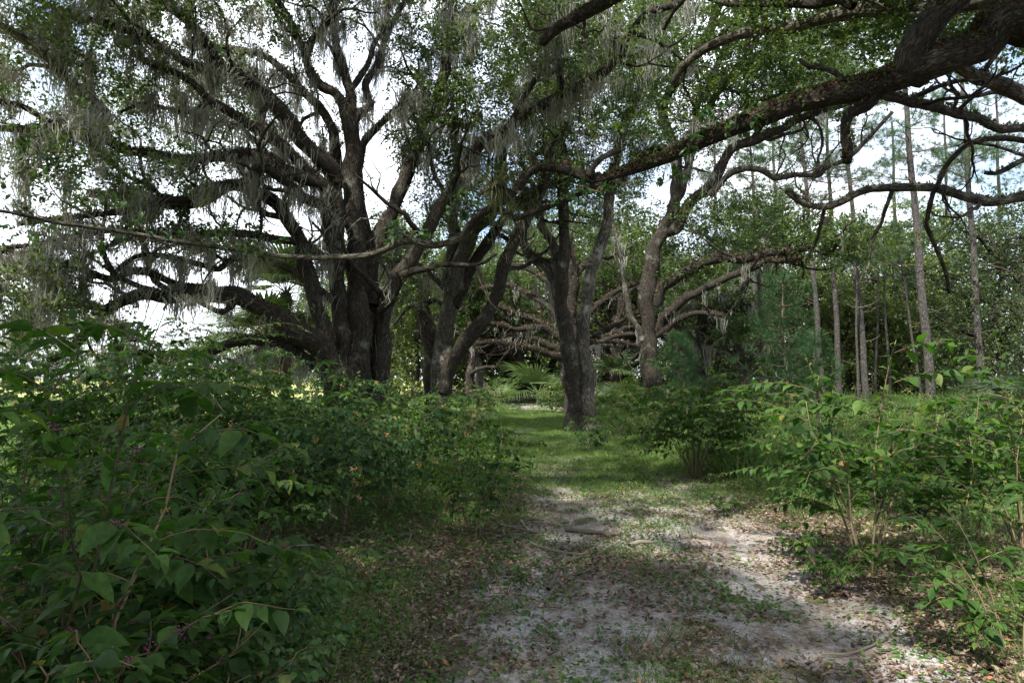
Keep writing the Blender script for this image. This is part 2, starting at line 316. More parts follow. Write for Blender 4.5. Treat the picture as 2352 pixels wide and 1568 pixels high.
def resample(P, rad, step):
    P = np.asarray(P, float); rad = np.asarray(rad, float)
    Q = np.vstack([2 * P[0] - P[1], P, 2 * P[-1] - P[-2]])
    oP, oR = [], []
    for i in range(len(P) - 1):
        p0, p1, p2, p3 = Q[i:i + 4]; k = max(2, int(np.linalg.norm(p2 - p1) / step))
        t = (np.arange(k) / k)[:, None]
        oP.append(0.5 * (2 * p1 + (p2 - p0) * t + (2 * p0 - 5 * p1 + 4 * p2 - p3) * t ** 2 + (3 * p1 - p0 - 3 * p2 + p3) * t ** 3))
        oR.append(rad[i] + (rad[i + 1] - rad[i]) * t[:, 0])
    return np.vstack(oP + [P[-1:]]), np.concatenate(oR + [rad[-1:]])
def rdir(rng, n, flat=0.0):
    v = rng.normal(size=(n, 3)); v[:, 2] *= (1 - flat); return norm(v)

# ------------------------------------------------------------------ setting: floor, track
def axis(lo, hi, fine_lo, fine_hi, st):
    a = list(np.arange(fine_lo, fine_hi, st)); g = st
    while a[-1] < hi: g *= 1.12; a.append(a[-1] + g)
    g = st
    while a[0] > lo: g *= 1.12; a.insert(0, a[0] - g)
    return np.array(a)
xs = axis(-900, 900, -7, 8, 0.14); ys = axis(-300, 1500, 1.5, 22, 0.14)
X, Y = np.meshgrid(xs, ys); Z = ground_h(X, Y)
V = np.stack([X, Y, Z], -1).reshape(-1, 3); nx = len(xs)
i, j = np.meshgrid(np.arange(len(ys) - 1), np.arange(nx - 1), indexing='ij'); a = (i * nx + j).ravel()
tag(mk('ground', V, np.stack([a, a + 1, a + nx + 1, a + nx], 1), M_GROUND, smooth_=True), 'brown and green forest floor of leaf litter and weeds', 'ground', kind='structure')
yy = np.concatenate([np.arange(-6, 22, 0.1), np.arange(22, 68, 0.3)]); uu = np.linspace(-1.25, 1.25, 41)
U, Yp = np.meshgrid(uu, yy); wob = (fbm(Yp * 0.7, np.sign(U) * 5.0 + 20, 31) - 0.5) * 0.5 * np.abs(U) * np.sign(U)
Xp = pc(Yp) + pw(Yp) * (U + wob); Zp = ground_h(Xp, Yp) + 0.012 - 0.05 * smooth(0.8, 1.25, np.abs(U)) + (fbm(Xp * 3, Yp * 3, 77, 3) - 0.5) * 0.035 - 0.004
V = np.stack([Xp, Yp, Zp], -1).reshape(-1, 3); nx = len(uu)
i, j = np.meshgrid(np.arange(len(yy) - 1), np.arange(nx - 1), indexing='ij'); a = (i * nx + j).ravel()
tag(mk('path', V, np.stack([a, a + 1, a + nx + 1, a + nx], 1), M_PATH, smooth_=True), 'pale sandy two-rut track running away between the oaks', 'path', kind='structure')

def scatter(rng, n, d0, d1, power=1.0, margin=1.25):
    """points on the floor in front of the viewer, thinning with distance"""
    u = rng.random(n)
    D = d0 * (d1 / d0) ** u if power == 1.0 else (d0 ** 0.5 + u * (d1 ** 0.5 - d0 ** 0.5)) ** 2
    x = (rng.random(n) * 2 - 1) * 0.78 * margin * D + (rng.random(n) - 0.5) * 1.5
    return x, D
def grounded(x, y, up=0.0): return np.stack([x, y, ground_h(x, y) + up], -1)
rng = np.random.default_rng(5)
# fallen leaves
b = Bag(); x, y = scatter(rng, 480000, 2.2, 22)
d = np.abs(x - pc(y)) / pw(y)
den = fbm(x * 1.1, y * 1.1, 40) * 0.9 * 0.55 + fbm(x * 4.5, y * 4.5, 41) * 0.5 + 0.10 + 0.26 * smooth(0.6, 1.1, d) - 0.30 * smooth(8, 15, y) * (1 - smooth(0.8, 1.1, d)) + 0.12 * np.exp(-(d / 0.2) ** 2)
keep = rng.random(len(x)) < smooth(0.47, 0.88, den); x, y = x[keep], y[keep]; n = len(x)
P = grounded(x, y, 0.012 + rng.random(n) * 0.012); dr = rdir(rng, n, 0.75); upv = norm(np.stack([rng.normal(size=n) * 0.45, rng.normal(size=n) * 0.45, np.ones(n)], 1))
b.leaves(tpl_low(0.24, -0.12, 0.12), P, dr, upv, (0.012 + 0.036 * rng.random(n) ** 1.7) * (1 + y / 18), rng)
tag(b.obj('leaf_litter', M_LITTER), 'brown fallen oak leaves lying over sand and forest floor', 'leaf litter', kind='stuff')
# grass blades in tufts
b = Bag(); x, y = scatter(rng, 34000, 2.6, 48)
d = np.abs(x - pc(y)) / pw(y)
den = 0.45 * fbm(x * 0.8 + 9, y * 0.8, 60) + 0.36 * fbm(x * 2.6 + 9, y * 2.6, 61) + 0.22 * smooth(8, 14, y) + 0.12 * (d < 0.25) + 0.14 * smooth(0.9, 1.3, d) - 0.12 * (d < 0.95) * (1 - smooth(6, 10, y)) - 0.06 * smooth(0.2, 0.45, d) * (1 - smooth(0.55, 0.8, d))
keep = rng.random(len(x)) < smooth(0.30, 0.62, den); x, y, d = x[keep], y[keep], d[keep]; n = len(x)
k = 9; x2 = np.repeat(x, k) + rng.normal(size=n * k) * 0.05 * (1 + np.repeat(y, k) / 15); y2 = np.repeat(y, k) + rng.normal(size=n * k) * 0.05 * (1 + np.repeat(y, k) / 15)
P = grounded(x2, y2, 0.0); n2 = len(P); dd = np.repeat(d, k)
dr = norm(np.stack([rng.normal(size=n2) * 0.55, rng.normal(size=n2) * 0.55, np.ones(n2) * 0.9], 1))
hgt = (0.07 + 0.13 * rng.random(n2) ** 1.5) * np.where(dd < 1.0, 0.55, 0.6 + (0.6 + 0.9 * (x2 > 3)) * smooth(7, 12, y2)) * (0.7 + 0.8 * np.repeat(fbm(x * 0.6, y * 0.6, 71), k))
up = np.stack([rng.normal(size=n2), rng.normal(size=n2), 0.2 * np.ones(n2)], 1)
b.leaves(tpl_blade(0.02, 0.3), P, dr, up, hgt * (1 + y2 / 40), rng)
# short turf on the far, shaded length of the track
x = rng.random(26000); y = 7.0 * (36 / 7.0) ** rng.random(26000); d = (x * 2 - 1) * 1.15; x = pc(y) + d * pw(y)
den = fbm(x * 1.1, y * 0.6, 64) * 0.6 + fbm(x * 5, y * 3.5, 65) * 0.5 - 0.16 + 0.34 * smooth(7.0, 15, y) - 0.10 * np.exp(-((np.abs(d) - 0.5) / 0.15) ** 2)
keep = rng.random(len(x)) < smooth(0.40, 0.86, den); x, y = x[keep], y[keep]; n = len(x); k = 8
x2 = np.repeat(x, k) + rng.normal(size=n * k) * 0.05 * (1 + np.repeat(y, k) / 12); y2 = np.repeat(y, k) + rng.normal(size=n * k) * 0.06 * (1 + np.repeat(y, k) / 12); P = grounded(x2, y2); n2 = len(P)
dr = norm(np.stack([rng.normal(size=n2) * 0.8, rng.normal(size=n2) * 0.8, np.ones(n2) * 0.8], 1))
b.leaves(tpl_blade(0.05, 0.3), P, dr, np.stack([rng.normal(size=n2), rng.normal(size=n2), 0.2 * np.ones(n2)], 1), (0.03 + 0.055 * rng.random(n2)) * (1 + y2 / 35), rng)
tag(b.obj('grass', M_GRASS), 'thin green grass tufts along the track and forest floor', 'grass', kind='stuff')
# small-leaved ground cover
b = Bag(); x, y = scatter(rng, 24000, 2.4, 55)
d = np.abs(x - pc(y)) / pw(y)
den = 0.5 * fbm(x * 0.7 + 33, y * 0.7, 90) + 0.4 * fbm(x * 3 + 3, y * 3, 91) + (0.04 + 0.18 * smooth(6.5, 10, y)) * smooth(0.95, 1.5, d) + 0.10 * smooth(1.8, 2.6, d) + 0.10 * smooth(8, 14, y) + 0.04 * (d < 0.9)
keep = rng.random(len(x)) < smooth(0.34, 0.66, den); x, y, d = x[keep], y[keep], d[keep]; n = len(x); k = 9
sp = 0.06 * (1 + y / 12); x2 = np.repeat(x, k) + rng.normal(size=n * k) * np.repeat(sp, k); y2 = np.repeat(y, k) + rng.normal(size=n * k) * np.repeat(sp, k)
hh = np.repeat(np.where(d > 1.15, 0.06 + 0.18 * smooth(6.5, 10, y), 0.04) * (0.4 + rng.random(n)), k) * rng.random(n * k)
P = grounded(x2, y2, 0.015 + hh); n2 = len(P); dr = rdir(rng, n2, 0.6); upv = norm(np.stack([rng.normal(size=n2) * 0.4, rng.normal(size=n2) * 0.4, np.ones(n2)], 1))
b.leaves(LOW, P, dr, upv, (0.016 + 0.026 * rng.random(n2)) * (1 + y2 / 12) * np.where(np.repeat(d, k) > 1.15, 1.2, 0.9), rng)
tag(b.obj('ground_cover', M_WEED), 'low green weeds and creepers spreading over the forest floor', 'ground cover', kind='stuff')

# ------------------------------------------------------------------ oaks
class Tree:
    def __init__(s, name, label, cat, px, D, seed, group=None, base=None):
        x = gx(px, D) if base is None else base[0]
        y = D if base is None else base[1]
        s.root = thing(name, label, cat, (x, y, gz(x, y)), group)
        s.rng = np.random.default_rng(seed); s.P = []; s.R = []; s.limbs = []
    def pts(s, D0, D1, pts):
        pts = np.array(pts, float).reshape(-1, 2); L = np.concatenate([[0], np.cumsum(np.hypot(*np.diff(pts, axis=0).T))]); t = L / L[-1]
        Ds = D0 + (D1 - D0) * t
        return np.array([at(p[0], p[1], q) for p, q in zip(pts, Ds)]), t, Ds
    def limb(s, D0, D1, r0, r1, pts, mat=None, name='limb', fern=0.5, moss=1.0, twig=True, flare=0, rough=0.035, wob=1.0, side=1.0):
        """a limb given by its bends; radii in frame pixels at the limb's own distance"""
        P, t, Ds = s.pts(D0, D1, pts)
        rad = (r0 + (r1 - r0) * t) * Ds / FPX
        return s.limb3(P, rad, mat, name, fern, moss, twig, flare, rough, wob, side)
    def limb3(s, P, rad, mat=None, name='limb', fern=0.5, moss=1.0, twig=True, flare=0, rough=0.035, wob=1.0, side=1.0):
        step = max(0.10, float(np.mean(rad)) * 0.7)
        Q, rr = resample(P, rad, step)
        n = len(Q); ph = s.rng.random(6) * 9
        L = np.concatenate([[0], np.cumsum(np.linalg.norm(np.diff(Q, axis=0), axis=1))])
        w_ = np.stack([np.sin(L * 2.3 + ph[0]) + 0.6 * np.sin(L * 5.1 + ph[1]), np.sin(L * 2.0 + ph[2]) + 0.6 * np.sin(L * 4.7 + ph[3]), np.sin(L * 2.6 + ph[4]) + 0.6 * np.sin(L * 5.7 + ph[5])], 1)
        rr = rr * (1 + 0.055 * np.sin(L / max(rr.mean(), 0.03) * 0.55 + ph[0]) + 0.05 * np.sin(L / max(rr.mean(), 0.03) * 1.3 + ph[2]))
        Q = Q + w_ * (rr * 0.16 * wob)[:, None] * np.minimum(1, L / 0.5)[:, None]
        if flare:
            h = Q[:, 2] - s.root.location[2]; rr = rr * (1 + 1.9 * flare * np.exp(-np.maximum(h, 0) / 0.38))
        b = Bag(); sides = 14 if rr.max() > 0.15 else (10 if rr.max() > 0.07 else 7)
        b.tube(Q, rr, sides, rough, s.rng.random() * 6)
        if side and twig and name == 'limb':
            g = s.rng; m = int(L[-1] * side * 0.75 + g.random())
            for _ in range(m):
                lo = 0.42 if rr[0] > 0.2 else (0.3 if rr[0] > 0.12 else 0.15); i = int(n * (lo + (0.98 - lo) * g.random())); i = min(i, n - 2); tg = norm(Q[i + 1] - Q[i]); pr = g.normal(size=3) + [0, 0, 0.25]; pr = norm(pr - tg * pr.dot(tg))
                r0 = float(rr[i]) * (0.3 + 0.3 * g.random()); L2 = float(np.clip(r0 * (28 + 30 * g.random()), 0.45, 3.2)); q = [Q[i]]; d = norm(tg * 0.55 + pr)
                for _k in range(9):
                    d = norm(d + g.normal(size=3) * 0.27 + [0, 0, 0.05]); q.append(q[-1] + d * L2 / 9)
                q = np.array(q); qr = np.linspace(r0, max(0.006, r0 * 0.3), 10); b.tube(q, qr, 6, 0.05, g.random() * 6)
                s.P.append(q[1:]); s.R.append(qr[1:]); s.limbs.append((q, qr, fern * 0.5, moss))
                for _k in range(2):
                    j = 3 + int(5 * g.random()); d2 = norm(norm(q[j] - q[j - 1]) * 0.5 + rdir(g, 1)[0]); w2 = [q[j]]
                    for _m in range(6): d2 = norm(d2 + g.normal(size=3) * 0.3 + [0, 0, 0.05]); w2.append(w2[-1] + d2 * L2 * 0.09)
                    w2 = np.array(w2); wr = np.linspace(qr[j] * 0.7, 0.005, 7); b.tube(w2, wr, 5, 0.05, 1.0); s.P.append(w2[1:]); s.R.append(wr[1:])
        b.obj(name, mat or M_BARK, s.root, True, True)
        if twig: s.P.append(Q); s.R.append(rr)
        s.limbs.append((Q, rr, fern, moss))
        return Q, rr
    def crown(s, blobs, leaf=0.09, per=60, cr=0.38, mat=None, tpl=None, name='crown', world=False, K=2.6, G=1.25):
        rng = s.rng; C = []; per = int(per * K); leaf = leaf * G; cr = cr * 1.2
        for bl in blobs:
            if world: c = np.array(bl[:3], float); r = np.array(bl[3:6]); n = bl[6]
            else:
                px, py, D, rx, ry, rd, n = bl; c = at(px, py, D); r = np.array([rx * D / FPX, rd, ry * D / FPX])
            v = norm(rng.normal(size=(n, 3))) * (rng.random((n, 1)) ** (1 / 2.4)); C.append(c + v * r)
        C = np.vstack(C)
        SP = np.vstack(s.P); SR = np.concatenate(s.R)
        m = SR < np.quantile(SR, 0.85)
        SP, SR = SP[m], SR[m]
        dm = np.min(np.linalg.norm(C[:, None, ::1] - SP[None, ::4], axis=2), axis=1)
        order = np.argsort(dm); C = C[order]
        tw = Bag(); cap = np.empty((len(SP) + 6 * len(C), 3)); cap[:len(SP)] = SP; m = len(SP)
        crd = np.empty(len(cap)); crd[:m] = SR
        for c in C:
            i = int(np.argmin(np.sum((cap[:m] - c) ** 2, 1) + 0.02)); p = cap[i]; L = np.linalg.norm(c - p)
            if L < 0.05: continue
            k = 6; t = np.linspace(0, 1, k)[:, None]
            side = rng.normal(size=3) * 0.14 * L; sag = np.array([0, 0, 0.10 * L])
            Q = p + (c - p) * t + (side + sag) * np.sin(t * np.pi) + rng.normal(size=(k, 3)) * 0.035 * L * np.sin(t * np.pi)
            r0 = min(crd[i] * 0.75, 0.012 + 0.011 * L); r1 = 0.004 + 0.002 * min(L, 2)
            tw.tube(Q, np.linspace(r0, r1, k), 4, rnd=rng.random())
            cap[m:m + 5] = Q[1:]; crd[m:m + 5] = np.linspace(r0, r1, k)[1:]; m += 5
            s.tw.append(Q) if hasattr(s, 'tw') else setattr(s, 'tw', [Q])
        tw.obj('twigs', M_TWIG, s.root)
        lb = Bag(); n = len(C) * per
        dens = 0.35 + 1.3 * rng.random(len(C)); cnt = np.maximum(4, (per * dens).astype(int)); idx = np.repeat(np.arange(len(C)), cnt); n = len(idx)
        ns = 7                                                     # leafy shoots of each spray
        sd = rdir(rng, len(C) * ns, 0.35); sl = cr * 1.9 * (0.4 + 0.8 * rng.random(len(C) * ns)); so_ = rng.normal(size=(len(C) * ns, 3)) * cr * 0.45
        sh = idx * ns + (rng.random(n) ** 1.4 * ns).astype(int); t_ = rng.random(n) ** 0.7
        off = so_[sh] * np.array([1, 1, 0.6]) + sd[sh] * (sl[sh] * t_)[:, None] - np.array([0, 0, 0.25]) * (sl[sh] * t_ ** 2)[:, None] + rng.normal(size=(n, 3)) * leaf * 0.55
        P = C[idx] + off
        d = rdir(rng, n, 0.35) + sd[sh] * 0.9; up = norm(rng.normal(size=(n, 3)) * 0.6 + np.array([0, 0, 1]))
        hue = np.clip(0.5 * rng.random(n) + 0.5 * rng.random(len(C))[idx], 0, 1)
        hue = np.where(rng.random(n) < 0.02, 1.0, hue * 0.92)
        lb.leaves(tpl or OAKT, P, d, up, leaf * (0.65 + 0.7 * rng.random(n)), rng, hue)
        lb.obj(name, mat or M_OAKL, s.root)
        s.C = C
    def ferns(s, per_m2=260, size=0.055, mat=None, name='fern_cover', green=False):
        rng = s.rng; b = Bag()
        for Q, rr, fern, _ in s.limbs:
            if fern <= 0 or len(Q) < 3: continue
            L = np.concatenate([[0], np.cumsum(np.linalg.norm(np.diff(Q, axis=0), axis=1))])
            n = int(per_m2 * fern * L[-1] * 2.2 * float(rr.mean()))
            if n < 1: continue
            u = rng.random(n) * L[-1]
            patch = fbm(u * 1.1 + rr[0] * 99, u * 0 + L[-1], 12); keep = patch > 0.36; u = u[keep]; n = len(u)
            if n == 0: continue
            p = np.stack([np.interp(u, L, Q[:, k]) for k in range(3)], 1); r = np.interp(u, L, rr)
            T = norm(np.stack([np.interp(u, L, np.gradient(Q[:, k])) for k in range(3)], 1))
            side = norm(np.cross(T, [0, 0, 1.0]) + 1e-4); upn = np.cross(side, T)
            a = rng.normal(size=n) * 0.85; nrm = np.cos(a)[:, None] * upn + np.sin(a)[:, None] * side
            d = norm(nrm * 0.8 + rng.normal(size=(n, 3)) * 0.6)
            b.leaves(LOW, p + nrm * (r * 0.97)[:, None], d, rng.normal(size=(n, 3)), size * (0.5 + rng.random(n)), rng)
        if b.V: b.obj(name, mat or M_FERN, s.root)
    def moss(s, n_clump, per, length, label, width=0.0085, cat='spanish moss', group=None, region=None, twigshare=0.5):
        rng = s.rng; b = Bag()
        pts = []
        for Q, rr, _, mo in s.limbs:
            if mo <= 0: continue
            k = max(1, int(len(Q) * mo * 0.5)); pts.append(Q[rng.integers(0, len(Q), k)] - np.array([0, 0, 1]) * 0.5 * float(rr.mean()))
        A = np.vstack(pts)
        if hasattr(s, 'tw') and twigshare > 0:
            T = np.vstack([q[1:] for q in s.tw]); A = np.vstack([A[rng.integers(0, len(A), int(n_clump * (1 - twigshare)))], T[rng.integers(0, len(T), int(n_clump * twigshare))]])
        else: A = A[rng.integers(0, len(A), n_clump)]
        if region is not None: A = A[region(A)]
        A = A[A[:, 2] > 1.7]
        for c in A:
            L = length * (0.2 + 0.9 * rng.random() ** 1.8); k = max(5, int(1.7 * per * (0.4 + rng.random())))
            w_ = 0.06 + 0.28 * rng.random() ** 1.5; o = rng.normal(size=(k, 3)) * np.array([w_, w_, 0.04])
            ls = np.minimum(L * (0.25 + 0.75 * rng.random(k) ** 1.3), c[2] - 1.2)
            t = np.linspace(0, 1, 5); th = rng.random(k) * np.pi
            sx = np.cos(th) * width * (0.6 + rng.random(k)); sy = np.sin(th) * width * (0.6 + rng.random(k))
            wx = rng.normal(size=(k, 5)) * 0.03; wy = rng.normal(size=(k, 5)) * 0.03
            pull = (1 - t[None] * 0.45)
            cx = c[0] + o[:, :1] * pull + wx; cy = c[1] + o[:, 1:2] * pull + wy; cz = c[2] + o[:, 2:3] - ls[:, None] * t[None]
            tap = np.array([0.7, 1, 1, 0.75, 0.2])[None]
            V = np.stack([np.stack([cx - sx[:, None] * tap, cy - sy[:, None] * tap, cz], -1), np.stack([cx + sx[:, None] * tap, cy + sy[:, None] * tap, cz], -1)], 2)  # k,5,2,3
            base = (np.arange(k) * 10)[:, None] + (np.arange(4) * 2)[None]
            F = np.stack([base, base + 1, base + 3, base + 2], -1).reshape(-1, 4)
            b.add(V.reshape(-1, 3), F, np.repeat(np.clip(rng.random() * 0.6 + rng.random(k) * 0.4, 0, 1), 10))
        tag(b.obj('spanish_moss', M_MOSS), label, cat, group, 'stuff')

# --- the great many-stemmed oak left of the track
T = Tree('live_oak', 'huge many-stemmed live oak with long arching limbs, left of the track', 'tree', 815, 19, 11)
l = T.limb
l(19, 19, 31.2, 18, [822,1010, 822,850, 824,700, 816,560, 810,420, 806,300, 797,250], name='trunk', flare=0.28, fern=0.05, moss=0.15)
l(19.4, 19.8, 24.6, 16.4, [858,1005, 852,860, 846,740, 838,600, 826,480, 818,400], name='trunk', flare=0.22, fern=0.05, moss=0.1)
l(18.9, 18.6, 23, 16.4, [788,1005, 786,850, 780,700, 772,560, 774,460, 770,405], name='trunk', flare=0.28, fern=0.05, moss=0.2)
l(19, 18, 13.1, 4.92, [797,255, 770,215, 742,202, 713,163, 696,115, 665,50, 637,0, 600,-80])
l(18.5, 18, 9.02, 4.92, [696,118, 730,77, 762,42, 762,0, 768,-70])
l(19, 19.5, 13.1, 4.92, [806,262, 800,195, 783,139, 768,80, 760,30, 772,-60])
l(19, 20.5, 10.7, 4.1, [806,290, 825,262, 848,243, 838,198, 865,150, 890,77, 911,35, 932,0, 965,-60], fern=0.2)
l(19, 20, 8.2, 3.28, [800,215, 841,157, 858,104, 883,63, 893,0, 900,-50], fern=0.1)
l(18.6, 16, 20.5, 9.02, [772,420, 748,376, 696,330, 661,271, 609,216, 539,174, 497,150, 477,104, 435,52, 393,21, 369,0, 320,-60], M_BARKB, fern=0.8)
l(16.6, 14.5, 11.5, 5.74, [500,152, 487,163, 417,136, 365,108, 306,77, 226,49, 167,35, 60,-10], M_BARKB, fern=0.6)
l(19.3, 19, 13.1, 4.92, [786,430, 770,330, 765,296, 730,245, 696,209, 654,163, 609,132, 557,115, 487,104, 420,95], fern=0.3)
l(18.6, 15.5, 16.4, 6.56, [766,560, 752,470, 744,428, 700,385, 661,348, 591,299, 557,275, 504,240, 480,230, 445,195, 400,167, 369,157, 300,120], M_BARKB, fern=1.0)
l(16.4, 15.5, 5.74, 3.28, [480,234, 435,258, 380,248, 325,240, 270,262])
l(18.5, 14, 16.4, 6.56, [768,600, 756,480, 748,431, 678,400, 650,390, 619,365, 557,355, 511,355, 417,369, 365,355, 296,348, 250,323, 195,317, 146,292, 132,289, 70,299, 0,296, -80,300], M_BARKB, fern=1.0)
l(14.8, 13, 10.7, 8.2, [247,326, 240,292, 243,257, 157,184, 115,143, 70,104, 35,77, 0,56, -70,10], M_BARKL, fern=0.3)
l(14.5, 13.5, 7.38, 5.74, [135,290, 100,272, 50,245, 0,235, -70,225], fern=0.4)
l(18.5, 14, 13.9, 4.92, [770,640, 757,540, 744,480, 692,452, 643,410, 616,386, 591,390, 557,417, 487,431, 435,452, 365,463, 313,480, 261,490, 150,500, 40,515], M_BARKB, fern=0.8)
l(18.6, 17, 21.3, 9.84, [770,1000, 762,860, 737,740, 702,600, 670,520, 626,459, 574,435, 520,428, 470,455, 400,470, 300,455, 200,440], flare=0.22, fern=0.4, moss=0.6)
l(18.4, 15.5, 31.2, 7.38, [806,960, 764,835, 730,795, 661,750, 609,712, 557,687, 504,677, 435,670, 383,680, 330,677, 278,694, 243,712, 223,733, 195,767, 157,806, 110,830], fern=0.7, moss=0.8)
l(16, 14.5, 8.2, 4.1, [243,712, 226,710, 184,691, 139,687, 80,701, 35,725, 0,753, -60,800], fern=0.5)
l(16.9, 14, 9.84, 5.74, [475,673, 417,656, 348,628, 299,625, 257,642, 209,628, 157,607, 115,593, 52,586, 0,576, -70,570], M_BARKB, fern=0.7)
l(18.5, 15.5, 9.84, 4.92, [762,690, 700,640, 640,606, 557,593, 522,600, 504,618, 452,604, 383,590, 330,586, 296,597, 257,632], fern=0.3)
l(18.2, 17, 16.4, 6.56, [780,940, 748,858, 696,819, 661,795, 609,781, 557,781, 515,792, 487,806, 452,816, 350,815, 250,800], M_BARKB, fern=1.8, moss=0.6)
l(17.5, 16, 4.1, 2.46, [600,800, 560,815, 515,840, 490,860], fern=0.2)
l(18.4, 14.5, 10.7, 4.92, [768,620, 700,560, 620,548, 520,534, 400,541, 250,530, 150,548, 60,565, -40,572], fern=0.5)
l(16, 14, 4.92, 3.28, [300,545, 200,585, 100,620, 30,640, -30,650], fern=0.3)
l(19.2, 19.5, 21.3, 13.9, [868,1000, 874,860, 878,760, 893,691, 916,632, 956,576, 986,526, 1036,435], flare=0.22, fern=0.1, moss=0.2)
l(19.5, 15, 13.9, 7.38, [1034,440, 1055,405, 1078,376, 1109,320, 1158,303, 1227,250, 1297,216, 1384,167, 1426,125, 1447,77, 1488,31, 1558,7, 1640,-30], M_BARKB, fern=0.35)
l(17.5, 17, 7.38, 4.1, [1120,318, 1165,289, 1193,243, 1227,184, 1252,146, 1262,110, 1285,55, 1305,-10], fern=0.2)
l(19.4, 20.5, 20.5, 7.38, [850,700, 856,600, 874,536, 914,452, 942,383, 966,313, 998,250, 1019,174, 1026,97, 1044,48, 1040,0, 1030,-60], fern=0.1)
l(20.4, 21, 6.56, 3.28, [1042,55, 1066,33, 1092,15, 1130,-15, 1170,-60])
l(20, 22, 10.7, 5.74, [822,400, 834,330, 870,290, 914,250, 950,225, 984,216], M_BARKB)
T.crown([(120,110,15,260,140,3.5,85), (430,30,17,230,110,3,75), (720,-60,18.5,230,90,3,75), (200,390,15,270,90,3.5,45), (420,520,17,260,50,3,28),
         (60,610,14.5,150,70,3,28), (620,330,21,200,110,2.5,30), (930,-30,20,110,60,2,16), (1050,60,20.5,90,110,1.8,30), (1000,300,20.6,110,100,2,45), (1330,60,16,220,100,3,50),
         (150,720,15,170,50,3,22), (890,520,22,60,120,2,22), (560,580,19,140,60,2,10), (570,210,20.5,170,110,2.5,34), (330,300,22,250,160,2.5,45)], 0.08, 60, 0.36, K=2.1)
T.ferns(900, 0.05)
T.moss(1500, 26, 1.15, 'long grey moss curtains hanging from the huge many-stemmed oak', twigshare=0.45)
# --- the forked oak just behind it, leaning over the track
T = Tree('live_oak', 'forked oak with a stem leaning right over the grassy track', 'tree', 1008, 22, 12); l = T.limb
l(22, 22, 22, 14, [1005,985, 1012,899, 1011,830, 1026,743, 1040,673, 1053,604, 1088,538, 1130,480, 1150,400, 1155,320], M_BARKL, name='trunk', flare=0.25, fern=0.05, moss=0.5)
l(21.9, 20.5, 18, 10, [1015,900, 1024,862, 1053,812, 1088,760, 1123,712, 1151,649, 1165,586, 1193,534, 1215,490, 1250,420, 1265,330, 1290,240], fern=0.25, moss=0.5)
l(22, 22.5, 15, 8, [1040,700, 1058,670, 1078,621, 1106,579, 1140,527, 1180,470, 1230,440, 1275,420], fern=0.3)
l(22.5, 23.5, 17, 6, [1030,640, 1045,560, 1035,480, 1050,400, 1042,300, 1060,220], M_BARKL, fern=0.1)
l(22, 21, 7, 4, [1040,690, 1000,640, 965,610, 920,600, 880,610], fern=0.3)
l(22, 21.5, 5, 3, [1085,765, 1110,770, 1140,745], fern=0.1, moss=0, side=0)
T.crown([(1060,430,21,120,110,2,60), (1160,240,20.8,150,140,1.9,75), (1000,160,20.8,100,100,1.9,40), (1240,380,20.5,90,100,1.8,40), (940,640,22.5,90,80,2,26)], 0.08, 62, 0.36, K=1.8)
T.ferns(450); T.moss(330, 11, 1.0, 'grey moss strands hanging from the forked leaning oak', region=lambda A: A[:, 2] > 4.4)
T = Tree('broken_trunk', 'dark broken tree trunk standing between the two left oaks', 'dead tree', 985, 25, 13); l = T.limb
l(25, 25, 22, 15, [998,970, 992,830, 981,743, 970,691, 973,648], name='trunk', flare=0.3, fern=0.4)
l(25, 24.6, 7, 3, [975,700, 995,690, 1015,700, 1022,740, 1018,790], fern=0.1)
l(25, 24.8, 6, 3, [975,705, 950,700, 930,715, 905,745], fern=0.1)
T.ferns(250)
# --- the twin-stemmed oak right of the track
T = Tree('live_oak', 'twin-stemmed oak standing at the right edge of the track', 'tree', 1334, 21.8, 14); l = T.limb
l(21.8, 21.8, 21, 12, [1322,988, 1321,899, 1311,830, 1297,760, 1290,673, 1293,586, 1297,517, 1292,420], name='trunk', flare=0.3, fern=0.04, moss=0.1)
l(21.8, 21, 20, 6, [1292,430, 1290,380, 1280,300, 1262,209, 1250,139, 1245,70, 1238,0, 1230,-70], fern=0.1)
l(21.8, 22.3, 19, 10.5, [1348,985, 1347,865, 1340,795, 1340,726, 1347,684, 1360,621, 1381,559, 1391,517, 1402,440, 1420,340], M_BARKL, name='trunk', flare=0.25, fern=0.05, moss=0.3)
l(22.3, 22, 12, 5, [1418,350, 1440,270, 1470,200, 1490,120, 1530,50, 1540,-30], fern=0.2)
l(22, 23, 15, 6, [1294,735, 1283,690, 1272,640, 1250,605, 1212,582, 1200,540, 1215,480, 1200,420], M_BARKL, fern=0.5)
l(22, 23.5, 12, 5, [1285,620, 1270,560, 1245,520, 1240,460, 1200,380], M_BARKL, fern=0.3)
l(22.2, 20.5, 12, 5, [1405,430, 1450,380, 1500,345, 1560,330, 1600,290, 1650,270], fern=0.3)
T.crown([(1280,300,22,150,110,3,70), (1260,100,21.5,170,130,3,110), (1440,120,21.5,170,140,3,120), (1350,230,22,120,70,3,40), (1460,330,22,140,90,2.5,50), (1360,450,23,110,60,2.5,22)], 0.08, 62, 0.36, K=1.8)
T.ferns(220); T.moss(320, 18, 1.2, 'grey moss strands hanging from the twin-stemmed oak by the track')
